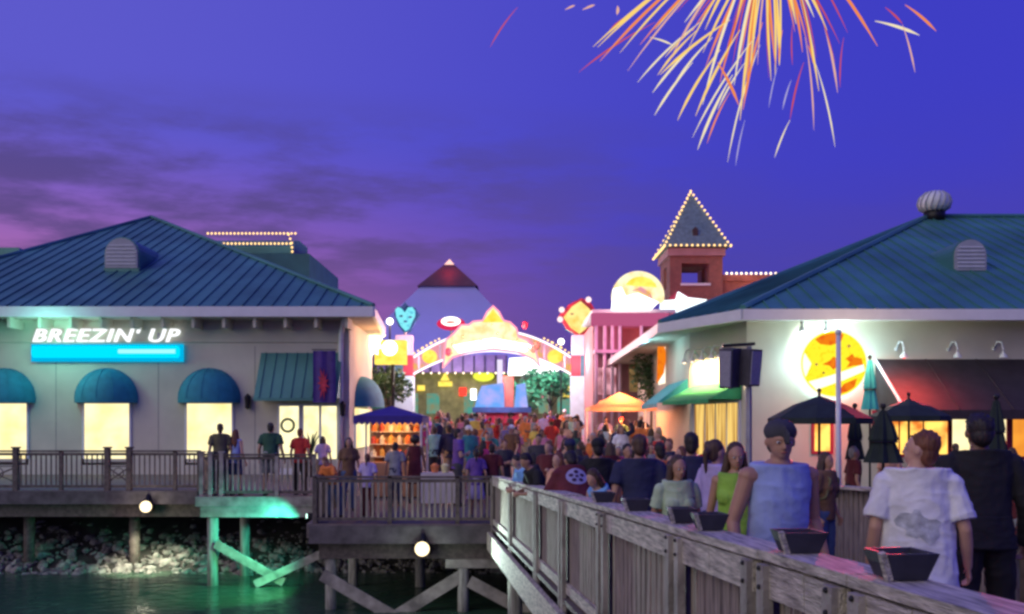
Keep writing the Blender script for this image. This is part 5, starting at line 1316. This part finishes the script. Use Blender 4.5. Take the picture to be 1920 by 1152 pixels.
def skinm(i):
    c = ((.52,.30,.21),(.42,.23,.15),(.20,.105,.065),(.34,.19,.12))[i]; return mat('skin_%d'%i, c, .5, .08, 6, .08, bscale=80)
HAIRC = {'dark': (.018,.013,.012), 'brown': (.07,.038,.022), 'auburn': (.16,.055,.025), 'blond': (.36,.24,.10), 'grey': (.28,.27,.27)}
def hairm(c): return mat('hair_'+c, HAIRC[c], .55, .4, 30, .8, stretch=(1,1,.2), bscale=60)
COLS = {'white':(.74,.74,.76),'navy':(.018,.022,.07),'black':(.012,.012,.014),'maroon':(.11,.015,.022),'purple':(.13,.06,.30),'lavender':(.46,.38,.66),'teal':(.05,.26,.27),'mint':(.36,.62,.50),
 'orange':(.70,.20,.05),'red':(.52,.035,.03),'pink':(.72,.25,.36),'magenta':(.42,.03,.16),'sky blue':(.18,.40,.75),'lime green':(.26,.50,.06),'dark green':(.025,.09,.055),'olive':(.13,.12,.06),'grey':(.28,.29,.30),'yellow':(.72,.52,.10),
 'cream':(.68,.60,.44),'brown':(.15,.08,.045),'pale green':(.40,.52,.34),'khaki':(.34,.27,.17),'denim':(.06,.10,.22),'peach':(.72,.38,.24),'pale blue':(.30,.38,.66),'charcoal':(.05,.05,.06)}
KW = {'tee':'t-shirt','tank':'tank top','long':'long-sleeved shirt','loose':'loose t-shirt'}
def person(px, Y, h, face, pose, sex, shirt, bottom, hair, skin, label, group='people in the crowd', lod='far', yaw=0, pitch=0, wide=1., cap=None, x=None, zoff=0, deep=1.):
    x = X(px,Y) if x is None else x
    base = V((x, Y, ground(x,Y)+zoff)); s = h/1.735
    bm_ = cached(('b',pose,sex,lod,yaw,pitch), lambda: build_body(pose,sex,lod,yaw,pitch))
    def put(name, me, m, parent):
        o = bpy.data.objects.new(name, me); COL.objects.link(o)
        o.material_slots[0].link = 'OBJECT'; o.material_slots[0].material = m
        if parent: o.parent = parent
        return o
    p = put('person', bm_, skinm(skin), None); p.location = base + V((0,0,0)); p.rotation_euler = (0,0,radians(face)); p.scale = (s*wide, s*wide*deep, s)
    tag(p, label, 'person', group)
    sk, sc = shirt[:2]; stripe = len(shirt) > 2; bk, bc = bottom; hk, hc = hair; pack = None
    if lod != 'near':
        u = int(px*13+Y*7) % 10; pack = BAGC[int(px*3+Y*5) % 3] if u == 7 and pose != 'lean' else None
    p_s = put('shirt', cached(('s',sk,pose,sex,lod), lambda: crumple(build_shirt(sk,pose,sex,lod), .009 if sk == 'loose' else .007, len(CACHE))), striped(COLS[sc], sc.replace(' ','_')) if stripe else cloth(COLS[sc], sc.replace(' ','_')), p)
    put({'shorts':'shorts','skirt':'skirt','trousers':'trousers'}[bk], cached(('t',bk,pose,sex,lod), lambda: crumple(build_bottom(bk,pose,sex,lod), .010, len(CACHE))), cloth(COLS[bc], bc.replace(' ','_')), p)
    put('shoes', cached(('f',pose,sex), lambda: build_shoes(pose,sex,lod)), cloth((.20,.19,.19),'shoe') if (px*7) % 3 > 1 else cloth((.03,.03,.03),'dark_shoe'), p)
    if hk != 'bald': put('hair', cached(('h',hk,pose,sex,lod,yaw,pitch), lambda: build_hair(hk,pose,sex,lod,yaw,pitch)), hairm(hc), p)
    if pack: put('backpack', cached(('k',pose,sex), lambda: build_pack(pose,sex)), cloth(COLS[pack], pack.replace(' ','_')), p)
    if cap: put('cap', cached(('c',pose,sex,yaw,pitch), lambda: build_cap(pose,sex,yaw,pitch)), cloth(COLS[cap], cap.replace(' ','_')), p)
    if lod == 'near':
        M, J, k = pose_frame(pose, sex); H = head_frame(M, yaw, pitch)
        for sg in (1,-1):
            o = MB().sphere((sg*.030,-.080,.140),(.0125,.0085,.0085),10,8).xform(H).build('eye', mat('eye_white',(.6,.58,.55),.25,.05,4,0), None, True); o.parent = p
            i = MB().sphere((sg*.030,-.0875,.140),(.0058,.0028,.0058),10,6).xform(H).build('iris', mat('dark_iris',(.03,.02,.015),.2,.1,4,0), None, True); i.parent = o
        i = MB().sphere((0,-.090,.078),(.020,.006,.0052),10,6).xform(H).build('mouth', mat('lips',(.34,.10,.08),.45,.1,4,0), None, True); i.parent = p
    return p, p_s
# the three close figures and the row behind them on the footbridge
G1 = 'people on the footbridge'
person(1455,5.35,1.66,14,'stand','m',('tank','pale blue'),('shorts','charcoal'),('short','dark'),1,'broad person in a pale blue tank top and dark cap facing the bridge railing',G1,'near',yaw=-16,pitch=4,wide=1.14,cap='charcoal')
pw, ps_ = person(1722,5.25,1.60,162,'stand','m',('loose','white'),('shorts','navy'),('short','auburn'),0,'person in a loose white t-shirt with a dark print on the back',G1,'near',yaw=62,pitch=-8,wide=1.06)
person(1842,6.0,1.73,176,'stand','m',('long','black'),('trousers','black'),('short','dark'),2,'tall person in black shirt and trousers seen from behind by the amber windows',G1,'near',yaw=-8,pitch=0,wide=1.14)
person(1381,7.0,1.56,-25,'stand','f',('tank','lime green'),('shorts','denim'),('long','brown'),1,'person with long brown hair in a lime green top behind the twin trays',G1,'near',yaw=22,pitch=4)
person(1268,7.35,1.46,8,'stand','f',('tee','pale green'),('shorts','denim'),('bob','brown'),1,'young person in a pale green t-shirt leaning close to the bridge railing',G1,'near',yaw=8,pitch=6)
person(1338,8.0,1.60,120,'stand','f',('tee','lavender'),('trousers','denim'),('tail','brown'),0,'person in a lavender t-shirt between the pale green and lime green tops',G1,'mid')
person(1296,8.8,1.68,165,'walk','m',('long','navy'),('trousers','charcoal'),('short','dark'),1,'person in a navy long sleeved shirt right behind the pale green t-shirt',G1,'mid')
person(1200,8.8,1.66,172,'stand','m',('tee','navy'),('trousers','black'),('short','brown'),1,'person in a navy t-shirt with back turned, beside the light blue top',G1,'mid',wide=1.08)
person(1152,9.3,1.42,-50,'lean','f',('tank','sky blue'),('shorts','denim'),('bob','brown'),0,'person in a sky blue top bending over the bridge railing',G1,'mid')
person(1122,10.6,1.66,185,'stand','m',('tee','black'),('shorts','khaki'),('short','dark'),1,'person with black cap and black t-shirt in the middle of the bridge',G1,'mid',cap='black')
pm, pms = person(1086,10.3,1.60,190,'lean','m',('loose','maroon'),('trousers','denim'),('short','dark'),1,'person bending forward in a maroon shirt with a round pale emblem on the back',G1,'mid',wide=1.16)
mb = MB(); n = 24
mb.add([(0,.004,1.17)]+[(.088*cos(2*pi*k/n),.004,1.17+.088*sin(2*pi*k/n)) for k in range(n)],[(0,1+k,1+(k+1)%n) for k in range(n)])
MMm = pose_frame('lean','m')[0]; inv = MMm.inverted()
em = cloth((.34,.32,.52),'emblem')
def smudge(host, M):
    patch = emblem(host, M, False); vs, fs = patch(.01,1.13,.10,.004,5,28,lambda t: 1+.28*sin(2*t+.6)+.16*sin(5*t)+.1*sin(9*t+1))
    o = MB().add(vs, fs).build('back_print', mat('faded_print',(.44,.46,.49),.85,.4,18,.3), None, True); o.parent = host
def emblem(host, M, disc_=True):
    from mathutils.bvhtree import BVHTree
    bv = BVHTree.FromPolygons([v.co for v in host.data.vertices], [p.vertices[:] for p in host.data.polygons])
    def proj(x, z, off):
        a = M @ V((x,.6,z)); d = (M.to_3x3() @ V((0,-1,0))).normalized(); h_ = bv.ray_cast(a, d)
        return (h_[0] if h_[0] else M @ V((x,.13,z))) - d*off
    def patch(cx, cz, r, off, rings=4, n=20, wob=lambda t: 1):
        vs = [proj(cx,cz,off)]; fs = []
        for j in range(1, rings+1):
            for k in range(n): vs.append(proj(cx+r*wob(2*pi*k/n)*j/rings*cos(2*pi*k/n), cz+r*wob(2*pi*k/n)*j/rings*sin(2*pi*k/n), off))
        for k in range(n):
            fs.append((0,1+k,1+(k+1)%n))
            for j in range(rings-1): fs.append((1+j*n+k,1+(j+1)*n+k,1+(j+1)*n+(k+1)%n,1+j*n+(k+1)%n))
        return vs, fs
    if not disc_: return patch
    b_ = MB().add(*patch(0,1.31,.12,.006)).build('emblem', em, None, True); b_.parent = host
    q = MB()
    for k in range(5):
        a = 2*pi*k/5+.3; q.add(*patch(.066*cos(a),1.31+.066*sin(a),.026,.010,2,10))
    q.add(*patch(0,1.31,.02,.010,2,10))
    o = q.build('emblem_mark', cloth((.05,.02,.06),'emblem_dark'), None, True); o.parent = b_
emblem(pms, MMm)
smudge(ps_, pose_frame('stand','m')[0])
person(1050,11.5,1.50,-50,'stand','f',('tee','peach'),('skirt','maroon'),('bob','auburn'),0,'person with auburn bobbed hair beside the maroon shirted person',G1,'mid')
person(1030,12.6,1.60,-70,'lean','m',('tee','black'),('shorts','khaki'),('short','dark'),1,'person in black resting both elbows on the far end of the bridge railing',G1,'mid')
person(1004,14.4,1.58,-60,'lean','f',('tee','sky blue'),('shorts','navy'),('tail','dark'),0,'person in a sky blue t-shirt leaning on the last bay of the bridge railing',G1,'mid')
person(1070,13.0,1.70,200,'stand','m',('tee','charcoal'),('trousers','denim'),('short','dark'),1,'person with dark cap and charcoal t-shirt behind the maroon shirted person',G1,'mid',cap='navy')
person(1240,11.0,1.62,190,'walk','m',('tee','orange'),('shorts','khaki'),('short','dark'),1,'person in an orange t-shirt walking behind the pale green t-shirt',G1,'mid')
person(1330,11.4,1.64,170,'hip','m',('tee','white'),('shorts','denim'),('short','brown'),0,'person in a white t-shirt with hand on hip before the green awning',G1,'mid')
person(1545,10.4,1.50,40,'stand','f',('tee','brown'),('trousers','denim'),('long','brown'),1,'person with long brown hair and blue trousers left of the flagpole',G1,'mid')
person(1906,8.3,1.45,190,'stand','f',('tee','maroon'),('trousers','grey'),('long','dark'),1,'person in maroon at the right edge beyond the person in black',G1,'mid')
# the piers on the left
G2 = 'people on the piers'
person(413,21.75,1.74,200,'stand','m',('tee','olive'),('trousers','charcoal'),('short','brown'),1,'person in an olive t-shirt at the corner post of the green lit pier',G2,'mid')
person(441,21.9,1.60,160,'stand','f',('tank','pale blue'),('shorts','denim'),('long','auburn'),0,'person with long auburn hair and pale blue top on the green lit pier',G2,'mid')
person(507,21.8,1.76,175,'stand','m',('tee','dark green'),('shorts','grey'),('short','dark'),1,'person in a dark green t-shirt and grey shorts on the green lit pier',G2,'mid',wide=1.1)
person(562,22.0,1.62,165,'stand','m',('tee','red'),('trousers','black'),('short','auburn'),0,'person in a red t-shirt and black trousers before the lit doors',G2,'mid')
person(605,23.0,1.42,190,'stand','f',('tee','lavender'),('shorts','khaki'),('bob','dark'),1,'small person in a lavender t-shirt between the lit doors and the piers',G2,'mid')
person(628,19.3,1.42,-30,'lean','m',('tee','orange'),('trousers','denim'),('short','auburn'),0,'person in an orange t-shirt leaning on the corner of the violet railing',G2,'mid')
person(654,20.3,1.66,10,'stand','f',('tee','brown'),('trousers','denim'),('bob','dark'),1,'person in a brown t-shirt behind the orange t-shirt at the violet railing',G2,'mid')
person(689,19.2,1.40,170,'stand','f',('tee','lavender'),('trousers','maroon'),('tail','auburn'),0,'child in lavender and maroon standing at the violet railing before the stall',G2,'mid')
person(741,20.9,1.50,180,'stand','m',('tee','grey'),('trousers','navy'),('short','dark'),1,'person in a grey t-shirt facing the navy canopy stall',G2,'mid')
person(778,21.4,1.62,185,'stand','f',('tank','maroon'),('skirt','maroon'),('afro','dark'),2,'person with big round dark hair beside the navy stall',G2,'mid')
person(893,19.1,1.52,182,'stand','f',('tee','purple'),('skirt','lavender'),('tail','dark'),1,'person in a purple t-shirt and lavender skirt at the violet railing',G2,'mid')
person(922,19.3,1.60,178,'stand','m',('tee','maroon'),('shorts','black'),('short','dark'),1,'person in maroon and black shorts at the end of the violet railing',G2,'mid')
person(712,23.6,1.62,0,'stand','m',('tee','orange'),('trousers','khaki'),('short','brown'),0,'stall keeper in orange beside the lit goods under the navy canopy',G2,'mid')
# the crowd on the plaza: every person is an individual
shirts = list(COLS)[:]; used = set(); spots = []
rc = random.Random(21)
palette = [('tee','maroon'),('tee','pink'),('tee','teal'),('tee','mint'),('tee','red'),('tee','magenta'),('long','navy'),('tee','white'),('tank','orange'),('tee','purple'),('tee','charcoal'),('tank','peach'),('tee','cream'),('tee','sky blue'),
           ('long','black'),('tank','white'),('tee','grey'),('tank','teal'),('tee','orange'),('long','maroon'),('tank','pink'),('tee','lavender'),('tank','red'),('tee','brown'),('tee','dark green'),('tee','yellow'),('tank','magenta'),('long','grey')]
fixed = [(858,17+4,'tee','purple'),(878,23.0,'tee','teal'),(905,21.6,'tee','magenta'),(815,25,'tee','mint'),(843,24,'long','navy'),(905,27,'tank','orange'),(968,26,'tee','pink'),(1112,22,'tank','orange'),(1130,21,'tee','red'),(1218,19,'tee','grey'),
         (1190,20.5,'tank','peach'),(1015,24,'tee','pink'),(1060,20,'tee','maroon'),(1090,19.6,'tee','red'),(1160,19.2,'tee','magenta'),(1010,20.3,'long','charcoal'),(985,19.5,'tee','white'),(945,20.2,'tee','charcoal'),(1255,17.6,'long','navy'),(1238,21.6,'tank','red'),(1145,16,'tee','maroon'),(1085,15.4,'long','black'),(1175,13.6,'tank','orange'),(1030,16.4,'tee','maroon'),(1210,15.2,'tee','white'),(1280,14,'tee','pink'),(1115,13.4,'tee','purple'),(1000,16.9,'tee','peach'),(1060,17.4,'tee','grey'),(1290,16.8,'tank','mint'),(1255,12.9,'tee','lavender'),(1328,18.6,'tee','red'),(1352,17.4,'tee','white')]
def zone(px, Y):
    if Y < 18.4: return 'at the footbridge end' if px < 1130 else ('midway down the footbridge' if px < 1235 else 'on bridge before green awning')
    d = 'front of crowd' if Y < 23.5 else ('mid crowd' if Y < 30 else 'back of crowd')
    w_ = ('beside navy stall' if px < 815 else 'left of blue kiosk' if px < 885 else 'before blue kiosk' if px < 995 else 'before right arch pillar' if px < 1100 else 'by orange canopy' if px < 1225 else 'before green awning')
    return d+' '+w_
def add_crowd(px, Y, sk, sc):
    x = X(px,Y)
    for (a, b_) in spots:
        if (a-x)**2+(b_-Y)**2 < .42**2: return False
    sex = rc.choice('mf'); hk = rc.choice(['short','short','short','bald'] if sex == 'm' else ['long','bob','tail','long']); hk = 'short' if hk == 'bald' else hk
    for _ in range(40):
        hc = rc.choice(['dark','brown','brown','auburn','blond','dark','grey']); key = (sk,sc,hc,hk,zone(px,Y))
        if key not in used: break
        hk = rc.choice(['short','bob','long','tail']); sk = rc.choice(['tee','tank','long'])
    else: return False
    used.add(key); spots.append((x,Y)); stp = Y > 19 and rc.random() < .12 and sk != 'long'; st_w = 'striped '+sc if stp else sc
    hn = {'short':'short %s hair','long':'long %s hair','bob':'bobbed %s hair','tail':'%s ponytail'}[hk] % hc
    lab = 'person with %s in %s %s, %s' % (hn, st_w, KW[sk], zone(px,Y))
    cap = rc.choice([None,None,None,None,None,None,'white','black','red']) if hk == 'short' and Y > 19 else None
    if cap and (cap,sk,sc,zone(px,Y)) in used: cap = None
    if cap: used.add((cap,sk,sc,zone(px,Y)))
    if cap: lab = 'person in %s cap and %s %s, %s' % (cap, st_w, KW[sk], zone(px,Y))
    bt = rc.choice([('shorts','khaki'),('shorts','denim'),('trousers','denim'),('trousers','charcoal'),('shorts','navy'),('shorts','white')])
    person(px, Y, (rc.uniform(1.58,1.82) if sex == 'm' else rc.uniform(1.46,1.70)) if rc.random() > .14 or Y < 21 else rc.uniform(1.15,1.4), rc.choice([180,180,0,30,-40,150,210,90,-90,10,-20])+rc.uniform(-15,15), rc.choice(['stand','walk','hip','hold','hold','walk','cross','raise','raise'] if Y > 24 else ['stand','walk','hip','hold','cross']), sex, (sk,sc,1) if stp else (sk,sc), bt, (hk,hc), rc.choice([0,0,1,1,3,2]), lab, cap=cap, lod='mid' if Y < 20 else 'far')
    return True
for px, Y, sk, sc in fixed: add_crowd(px, Y, sk, sc)
cnt = 0; tries = 0
while cnt < 78 and tries < 2000:
    tries += 1
    Y = 24+16*rc.random()**1.1; px = rc.uniform(792,1240 if Y < 34 else 1090); x = X(px,Y)
    if Y < 19.2: continue
    if abs(x-X(1162,30)) < .5 and abs(Y-30) < .4: continue
    if Y > 38.5 and 880 < px < 1000: continue
    sk, sc = rc.choice(palette)
    if add_crowd(px, Y, sk, sc): cnt += 1
G3 = 'people on the patio'
for px, Y, f, ps0, sex, sh0, bt0, hr0, lab in ((1598,15.6,90,'stand','m',('tee','maroon'),('trousers','black'),('short','grey'),'person with grey hair and maroon t-shirt standing by the patio table near the flagpole'),
        (1668,18.6,160,'hold','f',('tee','peach'),('trousers','charcoal'),('bob','brown'),'person in a peach t-shirt standing before the amber bar window'),
        (1752,18.8,200,'stand','m',('tee','brown'),('trousers','black'),('short','dark'),'person in a brown t-shirt by the bar windows right of the white t-shirt head'),
        (1792,19.2,170,'stand','f',('tank','black'),('skirt','black'),('tail','dark'),'person in a black tank top between the bar windows and the person in black'),
        (1898,17.2,150,'stand','f',('tee','magenta'),('shorts','khaki'),('long','brown'),'person in a magenta t-shirt under the orange window')):
    person(px, Y, 1.62, f, ps0, sex, sh0, bt0, hr0, 1, lab, G3, 'far')
